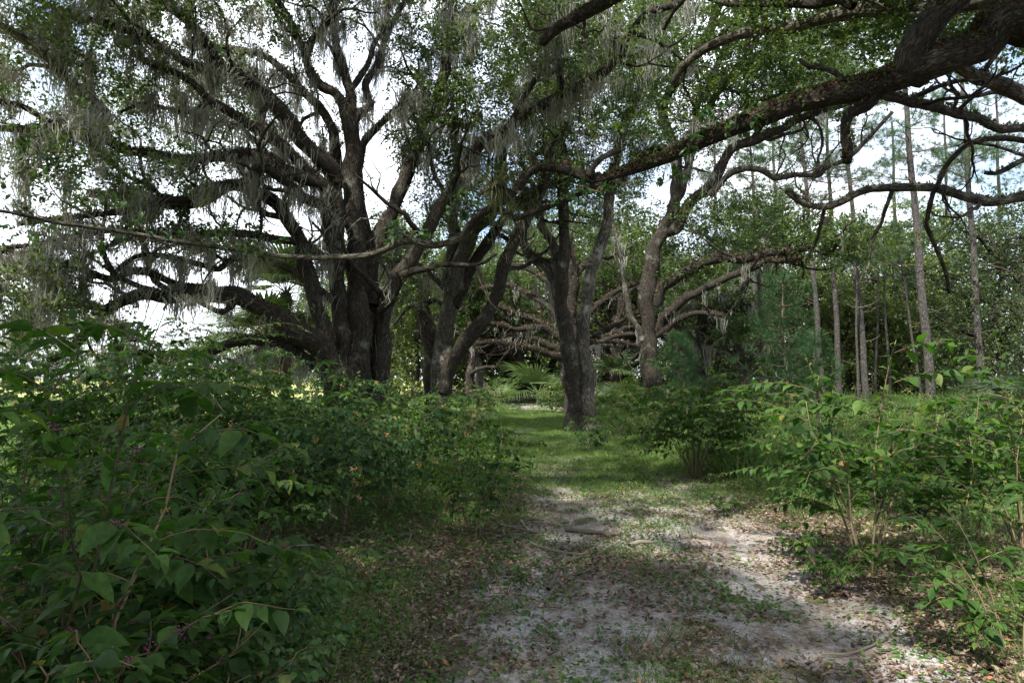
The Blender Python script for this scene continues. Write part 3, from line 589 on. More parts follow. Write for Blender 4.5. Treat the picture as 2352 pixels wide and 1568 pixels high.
# --- low sweeping oak behind it
T = Tree('live_oak', 'oak with low brown sweeping limbs behind the twin-stemmed oak', 'tree', 1318, 33, 15); l = T.limb
l(33, 33, 24, 15, [1318,950, 1314,850, 1305,760, 1310,640, 1300,540], name='trunk', flare=0.22, fern=0.3)
for pts, a_, z_ in (([1305,800, 1297,788, 1245,753, 1193,757, 1151,746, 1110,746, 1070,760], 32.5, 30), ([1305,780, 1283,767, 1245,743, 1193,722, 1151,705, 1110,700], 33, 33),
                    ([1305,770, 1287,739, 1262,705, 1220,680, 1182,656, 1151,656, 1100,662], 33, 35), ([1310,840, 1297,826, 1227,802, 1175,792, 1135,785, 1090,792], 32.5, 29.5),
                    ([1308,810, 1270,795, 1227,775, 1190,770, 1150,775], 33, 34), ([1315,800, 1353,771, 1401,753, 1450,722, 1500,715], 33, 34), ([1310,760, 1360,711, 1401,680, 1447,656, 1500,640], 33, 32),
                    ([1310,830, 1370,795, 1420,770, 1470,765], 33, 31), ([1308,700, 1250,640, 1200,615, 1150,610], 33, 33), ([1308,660, 1350,600, 1400,590, 1450,570], 33, 34)):
    l(a_, z_, 8.5, 4, pts, M_BARKB, fern=1.0, moss=0.6, side=0.6)
T.crown([(1230,560,35,170,45,3,40), (1420,580,35,160,50,3,40), (1320,500,36,170,60,3,50)], 0.12, 50, 0.45, K=1.8)
T.ferns(420, 0.08); T.moss(300, 4, 0.8, 'grey moss strands over the low sweeping limbs of the middle oak', 0.009)
for px_, D_, rz_, s_, lab_ in ((1085, 47, math.pi, 0.95, 'far arching oak left of the bend, leaning over the track'), (1420, 50, 0.4, 1.0, 'far arching oak right of the track behind the palm with dead fronds'), (1165, 62, 2.4, 1.05, 'farthest arching oak closing the tunnel of limbs'), (1560, 48, 0.9, 0.9, 'far arching oak behind the tall dark oak trunk')):
    copy_thing(T.root, (gx(px_, D_), D_, 0), rz_, s_, lab_, 'arching oaks along the far track')
# --- the tall oak further right
T = Tree('live_oak', 'tall dark oak right of the track with limbs reaching towards the pines', 'tree', 1497, 31, 16); l = T.limb
l(31, 31, 21, 15, [1500,955, 1494,830, 1488,760, 1488,673, 1499,586, 1523,534, 1548,470], name='trunk', flare=0.35, fern=0.04, moss=0.3)
l(31, 30, 13, 7, [1546,480, 1555,420, 1554,370, 1541,320, 1523,243, 1551,195, 1579,153, 1610,100, 1640,40, 1660,-40], fern=0.2)
l(31, 28, 14, 7.5, [1525,535, 1548,522, 1583,470, 1628,428, 1677,348, 1722,324, 1791,299, 1844,268, 1913,247, 1990,225], fern=0.25)
l(29.5, 27, 8, 4, [1630,450, 1670,406, 1708,386, 1750,393, 1781,410, 1826,400, 1878,403, 1896,386, 1931,372, 1965,348, 2000,313, 2049,257], fern=0.3)
l(31, 28, 14, 6, [1505,700, 1527,656, 1579,625, 1600,607, 1652,593, 1705,597, 1757,579, 1809,579, 1861,565, 1889,534, 1900,500], M_BARKB, fern=0.8)
l(28.4, 27.5, 6, 3, [1861,565, 1900,583, 1930,552, 1983,527, 2020,520], fern=0.4)
l(31, 27, 12, 5, [1510,760, 1548,705, 1600,673, 1652,645, 1705,625, 1739,611, 1764,597, 1800,600, 1840,590], M_BARKB, fern=0.9)
l(31, 29, 9, 4, [1512,770, 1548,739, 1590,722, 1635,719, 1670,729], M_BARKB, fern=0.9)
l(31, 30, 8, 3, [1478,780, 1450,725, 1436,656, 1412,524, 1400,470], M_BARKL, fern=0.1)
l(31, 29, 6, 3, [1480,800, 1419,785, 1367,788], fern=0.5)
l(31, 30, 11, 5, [1545,480, 1585,370, 1600,250, 1614,226, 1628,195, 1652,139, 1687,70, 1691,0, 1700,-60], fern=0.2)
l(30, 29, 9, 4, [1605,280, 1652,209, 1698,150, 1718,97, 1729,35, 1746,0, 1760,-50], fern=0.2)
l(29.3, 28, 6, 3, [1700,155, 1722,139, 1774,115, 1816,77, 1850,30], fern=0.2)
T.crown([(1600,90,29,180,150,4,150), (1770,120,28,160,120,4,140), (1930,150,28,120,110,3,60), (1480,60,28,110,100,3,50), (1540,300,31,130,90,4,60), (1740,230,29,180,60,4,50), (1700,500,31,170,70,4,80), (1850,540,29,150,40,3,45), (1560,610,32,110,60,3,40), (1950,560,28,100,40,3,30), (1440,450,33,90,90,3,26)], 0.105, 60, 0.44, K=1.9)
T.ferns(400, 0.08); T.moss(260, 8, 0.9, 'sparse grey moss hanging from the tall dark oak near the pines', 0.012)
# --- near oak: its trunk stands outside the picture on the right, its limb crosses over the track
T = Tree('live_oak', 'near oak with one massive ferny limb reaching across the top right', 'tree', 0, 0, 17, base=(8.2, 7.2)); l = T.limb
bx, by = 8.2, 7.2
T.limb3(np.array([(bx, by, -0.2), (bx, by, 0.8), (bx - 0.05, by - 0.05, 2.0), (bx - 0.1, by - 0.1, 3.4), (bx - 0.1, by, 5.5), (bx, by, 7.5)]), [0.62, 0.55, 0.5, 0.47, 0.34, 0.2], name='trunk', flare=0.6, fern=0.2, moss=0, twig=False)
E = lambda px, py, D: at(px, py, D)
P = np.array([(bx - 0.1, by - 0.1, 3.3), (bx - 1.2, by - 0.4, 4.25), E(2348,48,6.6), E(2244,98,6.7), E(2139,146,6.8), E(2000,197,7), E(1896,226,7.1), E(1791,252,7.3), E(1687,290,7.6), E(1579,338,8), E(1506,372,8.2), E(1436,397,8.4), E(1394,410,8.5)])
T.limb3(P, np.array([60, 58, 52, 42, 35, 28, 25.5, 24, 22, 17, 15, 13.5, 12.5]) * 7.0 / FPX, M_BARKB, fern=1.1, moss=0.12, rough=0.06, side=0)
l(8.5, 9.2, 12.5, 8, [1394,410, 1360,414, 1318,397, 1280,386, 1227,388, 1200,420, 1165,455, 1106,490, 1075,528], M_BARKB, fern=0.8, moss=0.2)
l(9.2, 10.2, 9, 6, [1078,524, 1050,548, 998,562, 949,556, 914,560, 873,579, 827,590, 775,591, 700,590, 632,588], M_BARKL, fern=0.1, moss=0.3)
l(10.2, 8.6, 6.5, 4, [640,588, 560,575, 450,562, 330,540, 200,520, 120,510, 30,490, -50,480], M_BARKL, fern=0.1, moss=0.3)
l(8.5, 9, 9, 4, [1385,425, 1349,433, 1314,452, 1262,473, 1210,494, 1186,503, 1151,490, 1118,478], fern=0.6, moss=0.2)
l(8.45, 8.4, 8, 6.5, [1352,405, 1363,383, 1384,362, 1426,344], name='broken_stub', fern=0.1, moss=0, twig=False)
l(7.05, 7.2, 7, 5, [1945,200, 1938,181, 1896,157, 1861,153, 1837,136], name='broken_stub', fern=0.05, moss=0, twig=False)
l(7.0, 6.9, 15, 11, [2010,215, 1990,246, 1950,262, 1939,296, 1945,335, 1941,372], bark_mat('black dead bark', (0.008, 0.007, 0.006), (0.016, 0.013, 0.011), (0.03, 0.025, 0.02), (0.03, 0.03, 0.025), 12, 0.7), name='hanging_stub', fern=0.5, moss=0, twig=False, rough=0.09)
l(6.85, 6.4, 34, 26, [2120,165, 2080,150, 2105,95, 2150,35, 2215,-30, 2290,-120], M_BARKB, fern=2.2, moss=0.1, side=0.3)
l(7.0, 9.5, 12, 9, [2020,215, 2045,222, 2105,240, 2174,254, 2244,271, 2296,296, 2352,296, 2430,300], fern=0.3, moss=0.2)
l(9, 8, 7, 4, [2095,226, 2157,198, 2209,184, 2260,188], fern=0.2, moss=0.1)
l(9.5, 8.5, 21, 14, [2440,260, 2352,218, 2296,190, 2244,178, 2202,150, 2150,120], M_BARKL, fern=0.3, moss=0.1)
l(11, 11, 13, 7, [2450,430, 2352,449, 2279,463, 2209,449, 2157,435, 2070,431, 1993,435, 1931,463, 1889,475, 1840,466, 1805,438], M_BARKL, fern=0.2, moss=0.1)
l(11, 10.6, 8, 4, [2450,330, 2352,323, 2313,317, 2261,320, 2219,334, 2192,358, 2171,386, 2153,428, 2143,445, 2129,504, 2126,517, 2153,576, 2174,628, 2181,673], fern=0.2, moss=0.1)
l(10, 10, 9, 5, [2450,330, 2352,365, 2313,386, 2286,398, 2262,396], fern=0.2, moss=0.1)
l(11, 11.2, 5, 3, [1895,476, 1886,510, 1878,545, 1868,570], fern=0.1, moss=0.1)
l(7.5, 12, 22, 9, [2520,-60, 2352,-20, 2200,20, 2105,21, 2035,26, 1983,21, 1931,31, 1868,52, 1826,66, 1778,68, 1687,83, 1618,111, 1565,157, 1548,195], M_BARKL, fern=0.2, moss=0.1)
l(9.5, 11, 11, 6, [1960,16, 1924,0, 1878,14, 1791,7, 1722,9, 1670,7, 1610,-10], fern=0.2, moss=0.1)
l(8, 9, 22, 13, [1700,-260, 1560,-80, 1450,-25, 1384,10, 1332,38, 1280,66, 1241,101], M_BARKB, fern=0.8, moss=0.3)
# upper limbs out of view, holding leaf masses added to shade the foreground
for q in (((bx, by, 5.2), (6, 6, 7.2), (3, 5.5, 8.4), (0, 6, 8.8), (-3, 7, 9)), ((bx, by, 6), (7, 9, 8), (4, 11, 9.5), (1, 12, 10), (-3, 12, 10.2)), ((bx, by, 5.6), (7, 4, 7.2), (4.5, 1, 8.2), (1, -1, 8.5)), ((bx, by, 5.6), (10, 9, 7.4), (11, 12, 8.6), (10, 15, 9))):
    T.limb3(np.array(q, float), np.linspace(0.24, 0.06, len(q)), fern=0.2, moss=0.3)
T.crown([(2, 5.5, 9.2, 6, 3.4, 0.8, 90), (-6, 4.5, 9, 4, 4, 0.9, 44), (-4, -0.5, 9.2, 4, 3.5, 0.9, 66), (-9, 1, 9.5, 4, 4, 0.9, 55), (-9.5, 7.5, 10.5, 3, 3, 0.9, 25), (6.2, -0.5, 9, 2.6, 3.5, 0.8, 45),
         (-6, -3.6, 6.2, 4.5, 2.6, 3.8, 230), (0, -5.5, 5.5, 5, 2.5, 3.4, 150), (8, -3, 6.5, 4, 3, 2.6, 70), (-10, -1, 5.5, 3, 4, 3.2, 110), (-8, 12.5, 11.2, 4, 2, 0.8, 85), (-5.6, -1.6, 8.6, 2.2, 2.2, 1.0, 50), (-2, 15, 13, 4, 2, 0.8, 50)], 0.14, 80, 0.46, world=True, K=1.9)  # unseen crown masses above and behind the viewer, shaped to block sun and sky
T.crown([(0.5, 11.5, 10.6, 6, 3, 0.8, 110), (-4.5, 9, 10, 3, 3.5, 0.8, 50), (9, 12, 9.0, 3.5, 4, 1.2, 100), (7.5, 7, 8.6, 3, 3, 1, 45), (5.5, 10, 7.6, 2.6, 1.8, 0.9, 75)], 0.062, 110, 0.42, world=True, K=2.2)
T.ferns(3600, 0.034); T.ferns(500, 0.05, M_FERNG, 'live_fern')
T.moss(16, 7, 0.4, 'thin grey moss wisps on the massive near limb', 0.006, twigshare=0)
# leafy sprays on the near limb
def spray(root, pts, size, n, rng, mat, D):
    for px, py, sp in pts:
        b = Bag(); tw = Bag(); c = at(px, py, D(px))
        for k in range(max(2, n // 8)):
            e = c + rdir(rng, 1)[0] * np.array([1, 1, 0.6]) * sp * D(px) / FPX; Q = np.linspace(c, e, 4) + rng.normal(size=(4, 3)) * 0.02; Q[0] = c
            tw.tube(Q, np.linspace(0.006, 0.003, 4), 4); m = 9; t = 0.25 + 0.75 * rng.random(m)
            Pp = c + (e - c) * t[:, None]; dd = norm(e - c) * 0.7 + rdir(rng, m) * 0.8
            b.leaves(HI, Pp, dd, norm(rng.normal(size=(m, 3)) * 0.5 + [0, 0, 1]), size * (0.6 + 0.6 * rng.random(m)), rng)
        o = b.obj('leaf_spray', mat, root, True); t_ = tw.obj('spray_twigs', M_TWIG, root); t_.parent = o
rg = np.random.default_rng(3)
spray(T.root, [(1640,255,70), (1690,270,60), (1600,290,50), (1580,330,40), (1720,262,50), (1330,435,60), (1300,450,50), (1370,440,40), (1540,410,40)], 0.10, 30, rg, M_GLOSS, lambda p: 7.4 + (1700 - p) * 0.003)
spray(T.root, [(1040,450,60), (1060,470,50), (930,540,60), (900,548,50), (960,530,40), (990,545,40), (450,545,70), (520,560,70), (600,560,60), (330,520,70), (230,545,90), (120,440,110), (60,360,110), (40,470,110), (150,350,80), (250,470,70), (100,540,90)], 0.11, 30, rg, M_GLOSS, lambda p: 9.6)
# ------------------------------------------------------------------ air plants on the limbs
def air_plant(px, py, D, r, n, label, seed):
    rng = np.random.default_rng(seed); c = at(px, py, D)
    t = thing('air_plant', label, 'air plant', c, 'air plants on the limbs'); b = Bag()
    d = rdir(rng, n); d[:, 2] = np.where(d[:, 2] < 0, d[:, 2] * 1.1, d[:, 2] * 0.8); d = norm(d)
    b.leaves(tpl_blade(0.012, 0.45), np.tile(c, (n, 1)) + d * 0.03, d, norm(rng.normal(size=(n, 3)) * 0.3 + [0, 0, 1]), r * (0.5 + 0.8 * rng.random(n)), rng)
    b.obj('leaf_rosette', M_AIR, t)
    b = Bag(); m = n // 6; b.leaves(LOW, np.tile(c, (m, 1)) + rdir(rng, m) * r * 0.12, rdir(rng, m), rdir(rng, m), r * 0.22, rng); b.obj('dry_base', M_FERN, t)
air_plant(1140, 425, 8.8, 0.34, 420, 'spiky grey-green air plant where the massive limb tapers, above the track', 1)
air_plant(600, 592, 10.1, 0.30, 260, 'spiky air plant at the left end of the thin crossing branch', 2)
air_plant(1172, 492, 8.85, 0.20, 160, 'small air plant on the thin branch under the bigger air plant', 4)
air_plant(1770, 790, 30, 0.5, 120, 'spiky air plant in the dark brush right of the tall dark oak', 5)

# ------------------------------------------------------------------ pines
def pine(px_b, D, px_t, py_t, rpx, label, seed, crown=True, top=None, group='tall pines on the right', nb=26, c0=0.5, proto=None):
    rng = np.random.default_rng(seed); x = gx(px_b, D); z = gz(x, D)
    t = thing('pine_tree', label, 'pine tree', (x, D, z), group)
    p1 = at(px_t, py_t, D); dirv = (p1 - np.array([x, D, z])) / max(p1[2] - z, 1); H = top or 20
    zz = np.linspace(-0.2, H, 14); Q = np.array([[x + dirv[0] * k + 0.04 * math.sin(k * 0.9 + seed), D, z + k] for k in zz])
    r = rpx * D / FPX; b = Bag(); Qr, rr = resample(Q, r * (1.08 - 0.75 * np.linspace(0, 1, 14)), 0.5); b.tube(Qr, rr, 9, 0.03, seed); b.obj('trunk', M_PINE, t, True, True)
    br = Bag(); nd = Bag(); m = int(nb)
    for k in range(m):
        live = k > m * 0.25
        h = H * (c0 + (1 - c0) * rng.random() ** 0.8) if live else H * (0.12 + (c0 - 0.05) * rng.random())
        L = (0.7 + 2.6 * (1 - ((h / H - c0) / (1 - c0)) * 0.7)) * (0.5 + 0.6 * rng.random()) if live else 0.4 + 1.3 * rng.random()
        a = rng.random() * 6.283; base = np.array([x + dirv[0] * h, D, z + h]); s_ = np.linspace(0, 1, 5)[:, None]
        e = np.array([math.cos(a), math.sin(a), 0.05 + 0.35 * (rng.random() - 0.3)]) * L
        P = base + e * s_ + np.array([0, 0, 0.22 * L]) * (s_ ** 2) + rng.normal(size=(5, 3)) * 0.05 * L * s_
        br.tube(P, np.linspace(0.012 + 0.012 * L, 0.006, 5), 4, rnd=rng.random())
        if live and crown:
            nt_ = max(3, int(L * 7)); tt = 0.35 + 0.65 * rng.random(nt_)
            c = np.stack([np.interp(tt, s_[:, 0], P[:, q]) for q in range(3)], 1) + rng.normal(size=(nt_, 3)) * 0.20 * L * np.array([1, 1, 0.5])
            for q in c: br.tube(np.array([P[2] + (q - P[2]) * 0.15, (P[2] + q) / 2 + [0, 0, -0.04], q]), [0.01, 0.008, 0.005], 3)
            kk = 34; d = norm(rdir(rng, nt_ * kk) + 0.5 * norm(e) + [0, 0, 0.15])
            nd.leaves(tpl_blade(0.022, 0.18), np.repeat(c, kk, 0), d, rdir(rng, nt_ * kk), 0.24 + 0.16 * rng.random(nt_ * kk), rng)
    br.obj('branches', M_TWIG, t)
    if nd.V: nd.obj('needles', M_NEEDLE, t)
    return t
PN = [(1888, 42, 1850, 420, 6.5, 'slim pine, left one of the close pair right of the young pine', 21), (1925, 43, 1906, 438, 6.5, 'slim pine, right one of the close pair right of the young pine', 22),
      (1986, 41, 1951, 400, 7, 'straight grey pine midway between the close pair and the thickest pine', 23), (2134, 36, 2087, 313, 10, 'thickest grey pine trunk standing right of centre in the pine row', 24),
      (2250, 38, 2212, 209, 8.5, 'tall branchy pine rising behind the dense dark oak at far right', 25), (1757, 36, 1737, 560, 6.5, 'brown pine trunk just behind the young soft pine', 28)]
for p in PN: pine(p[0], p[1], p[2], p[3], p[4], p[5], p[6], top=24 if p[6] != 28 else 15, nb=48)
for p in [(2040, 44, 2026, 560, 3.4, 'thin pale pine pole left of the thickest pine', 31), (1965, 40, 1967, 640, 3.2, 'thin dark pine pole touching the straight grey pine', 32), (2114, 40, 2062, 560, 3.2, 'thin leaning pine pole beside the thickest pine', 33),
          (2005, 46, 2018, 640, 3, 'thin pale pole just right of the straight grey pine', 34), (2062, 50, 2050, 600, 3.4, 'distant thin pole between two pines', 35)]:
    pine(*p[:6], p[6], top=11, nb=14, c0=0.72, group='thin pine poles')
for k, (px, D, tx, lab) in enumerate([(1790, 62, 1775, 'distant pine seen over the low oaks, left of the slim pair'), (2300, 60, 2290, 'distant pine at the far right edge behind the dense dark oak'), (2060, 66, 2050, 'distant pine showing pale needles above the thin poles'), (2180, 64, 2170, 'distant pine between the thickest and the branchy pine'), (1650, 66, 1640, 'distant pine behind the tall dark oak'), (2420, 55, 2400, 'distant pine half cut off by the right edge')]):
    pine(px, D, tx, 300, 6.5, lab, 60 + k, top=27, nb=40, group='distant pines')
def young_pine(px, D, py_top, label, seed, wpx):
    rng = np.random.default_rng(seed); x = gx(px, D); z = gz(x, D); top = at(px, py_top, D)[2]; H = top - z
    t = thing('young_pine', label, 'young pine', (x, D, z), 'young soft pines'); b = Bag(); nd = Bag()
    b.tube(np.array([[x, D, z - 0.1], [x + 0.06, D, z + H * 0.35], [x - 0.04, D, z + H * 0.7], [x, D, z + H * 0.97]]), [0.055, 0.042, 0.028, 0.01], 7)
    Wm = wpx * D / FPX; tiers = int(H / 0.34)
    for ti in range(1, tiers + 1):
        h = H * (0.16 + 0.82 * ti / tiers); nb_ = 3 + int(rng.random() * 3); a0 = rng.random() * 6.283
        for q in range(nb_):
            a = a0 + q * 6.283 / nb_ + rng.normal() * 0.35; L = Wm * (0.25 + 0.95 * (1 - h / H) ** 0.7) * (0.55 + 0.6 * rng.random()); L = min(L, Wm * 1.1); u = np.linspace(0, 1, 6)[:, None]
            P = np.array([x, D, z + h]) + np.hstack([math.cos(a) * L * u, math.sin(a) * L * u, L * (0.05 * u + 0.38 * u ** 2.5)]) + rng.normal(size=(6, 3)) * 0.02 * u
            b.tube(P, np.linspace(0.015, 0.005, 6), 4, rnd=rng.random()); d0 = norm(P[-1] - P[-2])
            for f, kk in ((1.0, 95), (0.82, 60), (0.62, 40), (0.45, 20)):
                c = np.array([np.interp(f, u[:, 0], P[:, k]) for k in range(3)]); d = norm(rdir(rng, kk) * 0.9 + d0 * 0.85 + [0, 0, 0.1])
                nd.leaves(tpl_blade(0.009, 0.30), np.tile(c, (kk, 1)) - d0 * 0.05 * rng.random((kk, 1)), d, norm(rng.normal(size=(kk, 3)) * 0.3 + [0, 0, 1]), 0.20 + 0.12 * rng.random(kk), rng, np.clip(rng.random(kk) * 0.6 + 0.4 * rng.random(), 0, 1))
    b.obj('stem', M_TWIG, t); nd.obj('needles', M_YPINE, t)
young_pine(1800, 17, 640, 'soft dark green young pine between the tall dark oak and the slim pine pair', 41, 105)
young_pine(1560, 18, 775, 'soft young pine at the foot of the tall dark oak', 42, 62)
young_pine(1870, 19, 770, 'low soft young pine right of the bigger young pine', 43, 55)

# ------------------------------------------------------------------ palms
def fan(bag, rng, c, a, upv, size, n=28, droop=0.25, width=0.030):
    a = a / np.linalg.norm(a); s_ = np.cross(upv, a); s_ /= np.linalg.norm(s_); u = np.cross(a, s_)
    th = np.linspace(-1.75, 1.75, n) + rng.normal(size=n) * 0.02
    L = size * (0.72 + 0.28 * np.cos(th)) * (0.92 + 0.16 * rng.random(n))
    d = np.cos(th)[:, None] * a + np.sin(th)[:, None] * s_ + 0.16 * np.abs(np.sin(th))[:, None] * u
    tv = np.array([(0, -0.012, 0), (0, 0.012, 0), (0.5, width, 0.02), (0.5, -width, 0.02), (0.8, width * 0.5, -droop * 0.3), (0.8, -width * 0.5, -droop * 0.3), (1, 0.003, -droop), (1, -0.003, -droop)])
    tf = np.array([(0, 1, 2, 3), (3, 2, 4, 5), (5, 4, 6, 7)])
    bag.leaves((tv, tf), np.tile(c, (n, 1)), d, u + 0.0 * d, L, None, np.clip(rng.random() * 0.6 + 0.3 * rng.random(n), 0, 1))
def palm(name, label, cat, px, D, size, nf, trunk=0, seed=0, dead=0, up=0.75, pet=0.7, group=None, x=None, tilt=1.2):
    rng = np.random.default_rng(seed); x = gx(px, D) if x is None else x; z = gz(x, D)
    t = thing(name, label, cat, (x, D, z), group); top = np.array([x, D, z + trunk])
    if trunk > 0:
        b = Bag(); Q, rr = resample([[x, D, z - 0.1], [x + 0.06, D, z + trunk * 0.5], [x, D, z + trunk]], [0.2, 0.17, 0.19], 0.12); b.tube(Q, rr * (1 + 0.12 * np.sin(np.arange(len(Q)) * 2.1)), 10, 0.05); b.obj('trunk', M_PINE, t, True, True)
    if trunk > 1.5:
        b = Bag(); n = 60; hh = trunk * (0.35 + 0.65 * rng.random(n)); aa = rng.random(n) * 6.283; P = np.stack([x + 0.17 * np.cos(aa), D + 0.17 * np.sin(aa), z + hh], 1)
        b.leaves(tpl_blade(0.09, -0.1), P, np.stack([np.cos(aa) * 0.6, np.sin(aa) * 0.6, np.ones(n)], 1), np.stack([np.cos(aa), np.sin(aa), np.zeros(n)], 1), 0.4, rng); b.obj('leaf_boots', M_PALMD, t)
    for k in range(nf + dead):
        dd = k >= nf; b = Bag(); a = k * 2.4 + rng.random() * 0.6; el = (tilt * (0.15 + up * rng.random())) if not dd else -0.5 - 0.5 * rng.random()
        d = np.array([math.cos(a) * math.cos(el), math.sin(a) * math.cos(el), math.sin(el)]); L = size * pet * (0.7 + 0.5 * rng.random())
        s_ = np.linspace(0, 1, 5)[:, None]; P = top + d * L * s_ - np.array([0, 0, 0.18 * L]) * s_ ** 2
        b.tube(P, np.linspace(0.014, 0.008, 5) * size, 5)
        tg = norm(P[-1] - P[-2]); upv = np.cross(np.cross(tg, [0, 0, 1.0]) + 1e-6, tg)
        fan(b, rng, P[-1], tg, upv, size * (0.75 + 0.35 * rng.random()) * (0.65 if dd else 1), 30, 0.22 + 0.2 * rng.random() + (0.5 if dd else 0))
        b.obj('dead_frond' if dd else 'frond', M_PALMD if dd else M_PALM, t)
palm('palm_tree', 'cabbage palm with drooping fans behind the arching limbs of the huge oak', 'palm tree', 610, 22.5, 1.5, 16, 3.0, 1, 4, 0.9)
palm('palm_tree', 'second cabbage palm, closer to the trunks of the huge oak', 'palm tree', 655, 23.5, 1.5, 16, 4.6, 2, 4, 0.9)
PS = [(1236, 45, 2.1, 13, 'wide-fanned palmetto at the end of the track, below the sweeping limbs'), (1395, 30, 1.1, 9, 'palmetto clump right behind the twin-stemmed oak'), (1432, 33, 1.2, 9, 'palmetto under the dead palm fronds, left of the tall dark oak'),
      (1465, 27, 1.0, 8, 'palmetto close to the foot of the tall dark oak, left side'), (1140, 17, 0.75, 7, 'small palmetto at the left edge of the grassy track'), (1145, 37, 1.1, 8, 'far palmetto left of the wide-fanned one'), (2370, 15, 1.2, 8, 'pale palmetto fans cut by the right edge'), (2030, 34, 1.0, 8, 'palmetto low among the pine trunks'), (1130, 44, 1.2, 8, 'far pale palmetto left of the bend')]
for k, (px, D, s_, nf, lab) in enumerate(PS): palm('palmetto', lab, 'palmetto', px, D, s_, nf, {6: 0.9, 0: 0.7, 2: 0.3}.get(k, 0.05), 20 + k, 0, 0.8, 0.75, 'palmettos in the undergrowth')
palm('palm_tree', 'young palm with a skirt of brown dead fronds behind the twin-stemmed oak', 'palm tree', 1412, 37, 1.1, 12, 1.9, 40, 8, 0.9)

# ------------------------------------------------------------------ shrubs
def shrub(name, label, cat, x, y, h, spread, nst, leaf, mat, seed, group=None, tpl=HI, berries=0, lean=(0, 0), side=4, space=0.55, dense=1.0, flowers=0, droop=0.3, stemr=0.008, ball=0.0):
    stemr *= 0.72; space *= 0.82; side += 1
    rng = np.random.default_rng(seed); z = gz(x, y); t = thing(name, label, cat, (x, y, z), group)
    st = Bag(); lf = Bag(); be = Bag(); beg = Bag(); fl = Bag()
    def leafy(Q, f0, frac=1.0):
        L = np.concatenate([[0], np.cumsum(np.linalg.norm(np.diff(Q, axis=0), axis=1))]); n = int(L[-1] * (1 - f0) / (leaf * space) * dense)
        if n < 1: return
        u = L[-1] * (f0 + (1 - f0) * (np.arange(n) + 0.6) / n); P = np.stack([np.interp(u, L, Q[:, k]) for k in range(3)], 1); T = norm(np.stack([np.interp(u, L, np.gradient(Q[:, k])) for k in range(3)], 1))
        S = norm(np.cross(T, [0, 0, 1.0]) + rng.normal(size=(n, 3)) * 0.25)
        tipf = 1 - 0.55 * smooth(0.6, 1.0, u / L[-1])
        for sg in (-1, 1):
            d = S * sg + T * 0.5 + rng.normal(size=(n, 3)) * 0.25 - np.array([0, 0, droop]) * (0.3 + rng.random((n, 1)))
            k = rng.random(n) < 0.93
            up = norm(np.array([0, 0, 1.0]) + rng.normal(size=(n, 3)) * 0.28)
            lf.leaves(tpl, (P + d * 0.01)[k], d[k], up[k], (leaf * (0.40 + 0.75 * rng.random(n)) * tipf)[k], rng)
        lf.leaves(tpl, Q[-1:], T[-1:] + [[0, 0, 0.1]], np.array([[0, 0, 1.0]]), leaf * 0.5, rng)
        if berries:
            for p, uu in zip(P, u / L[-1]):
                if rng.random() < berries and uu < 0.85:
                    m = 12; q = p + rng.normal(size=(m, 3)) * leaf * 0.09
                    (beg if rng.random() < 0.18 else be).leaves(BALL, q, rdir(rng, m), rdir(rng, m), leaf * 0.05, rng)
        if flowers and rng.random() < flowers:
            m = 14; q = Q[-1] + rng.normal(size=(m, 3)) * 0.014 + [0, 0, 0.03]; fl.leaves(LOW, q, rdir(rng, m), rdir(rng, m), 0.022, rng)
    for k in range(nst):
        a = k * 2.4 + rng.random(); hh = h * (0.55 + 0.5 * rng.random()); out_ = spread * (0.35 + 0.75 * rng.random())
        e = np.array([math.cos(a) * out_ + lean[0] * h, math.sin(a) * out_ + lean[1] * h, hh]); b0 = np.array([x + 0.06 * math.cos(a) * (1 + ball), y + 0.06 * math.sin(a) * (1 + ball), z - 0.03])
        s_ = np.linspace(0, 1, 9)[:, None]; P = b0 + np.hstack([e[:1] * s_ ** 1.5, e[1:2] * s_ ** 1.5, hh * (1.12 * s_ - 0.12 * s_ ** 4)]) + rng.normal(size=(9, 3)) * 0.018 * h * s_
        st.tube(P, np.linspace(stemr * (1 + 0.4 * rng.random()), stemr * 0.3, 9), 5, rnd=rng.random()); leafy(P, 0.5)
        for j in range(side):
            f = 0.28 + 0.65 * (j + rng.random()) / side; i = f * 8; i0 = min(int(i), 7); p = P[i0] + (P[i0 + 1] - P[i0]) * (i - i0); a2 = a + rng.normal() * 1.1
            L = h * (0.22 + 0.26 * rng.random()) * (1.25 - 0.5 * f); q = np.linspace(0, 1, 6)[:, None]
            Q = p + np.hstack([math.cos(a2) * L * q, math.sin(a2) * L * q, L * (0.55 * q - 0.55 * q ** 2 * (0.6 + droop))]) + rng.normal(size=(6, 3)) * 0.012 * q
            st.tube(Q, np.linspace(stemr * 0.5, stemr * 0.2, 6), 4, rnd=rng.random()); leafy(Q, 0.12)
    st.obj('stems', M_STEM, t); lf.obj('foliage', mat, t, tpl is not LOW)
    if be.V: be.obj('berries', M_BERRY, t)
    if beg.V: beg.obj('unripe_berries', M_BERRYG, t)
    if fl.V: fl.obj('flowers', M_FLOWER, t)
    return t
_o = np.array([(1, 0, 0), (0, 1, 0), (-1, 0, 0), (0, -1, 0), (0, 0, 1), (0, 0, -1)], float) * 0.5
_c = []
for sx in (-1, 1):
    for sy in (-1, 1):
        for sz in (-1, 1): _c.append((sx, sy, sz))
BALL = (np.array(_c, float) * 0.42, np.array([(0, 1, 3, 2), (4, 6, 7, 5), (0, 4, 5, 1), (2, 3, 7, 6), (0, 2, 6, 4), (1, 5, 7, 3)]))
def sx(px, D): return gx(px, D)
GB = 'beautyberry bushes'; GL = 'heart-leaved shrubs'
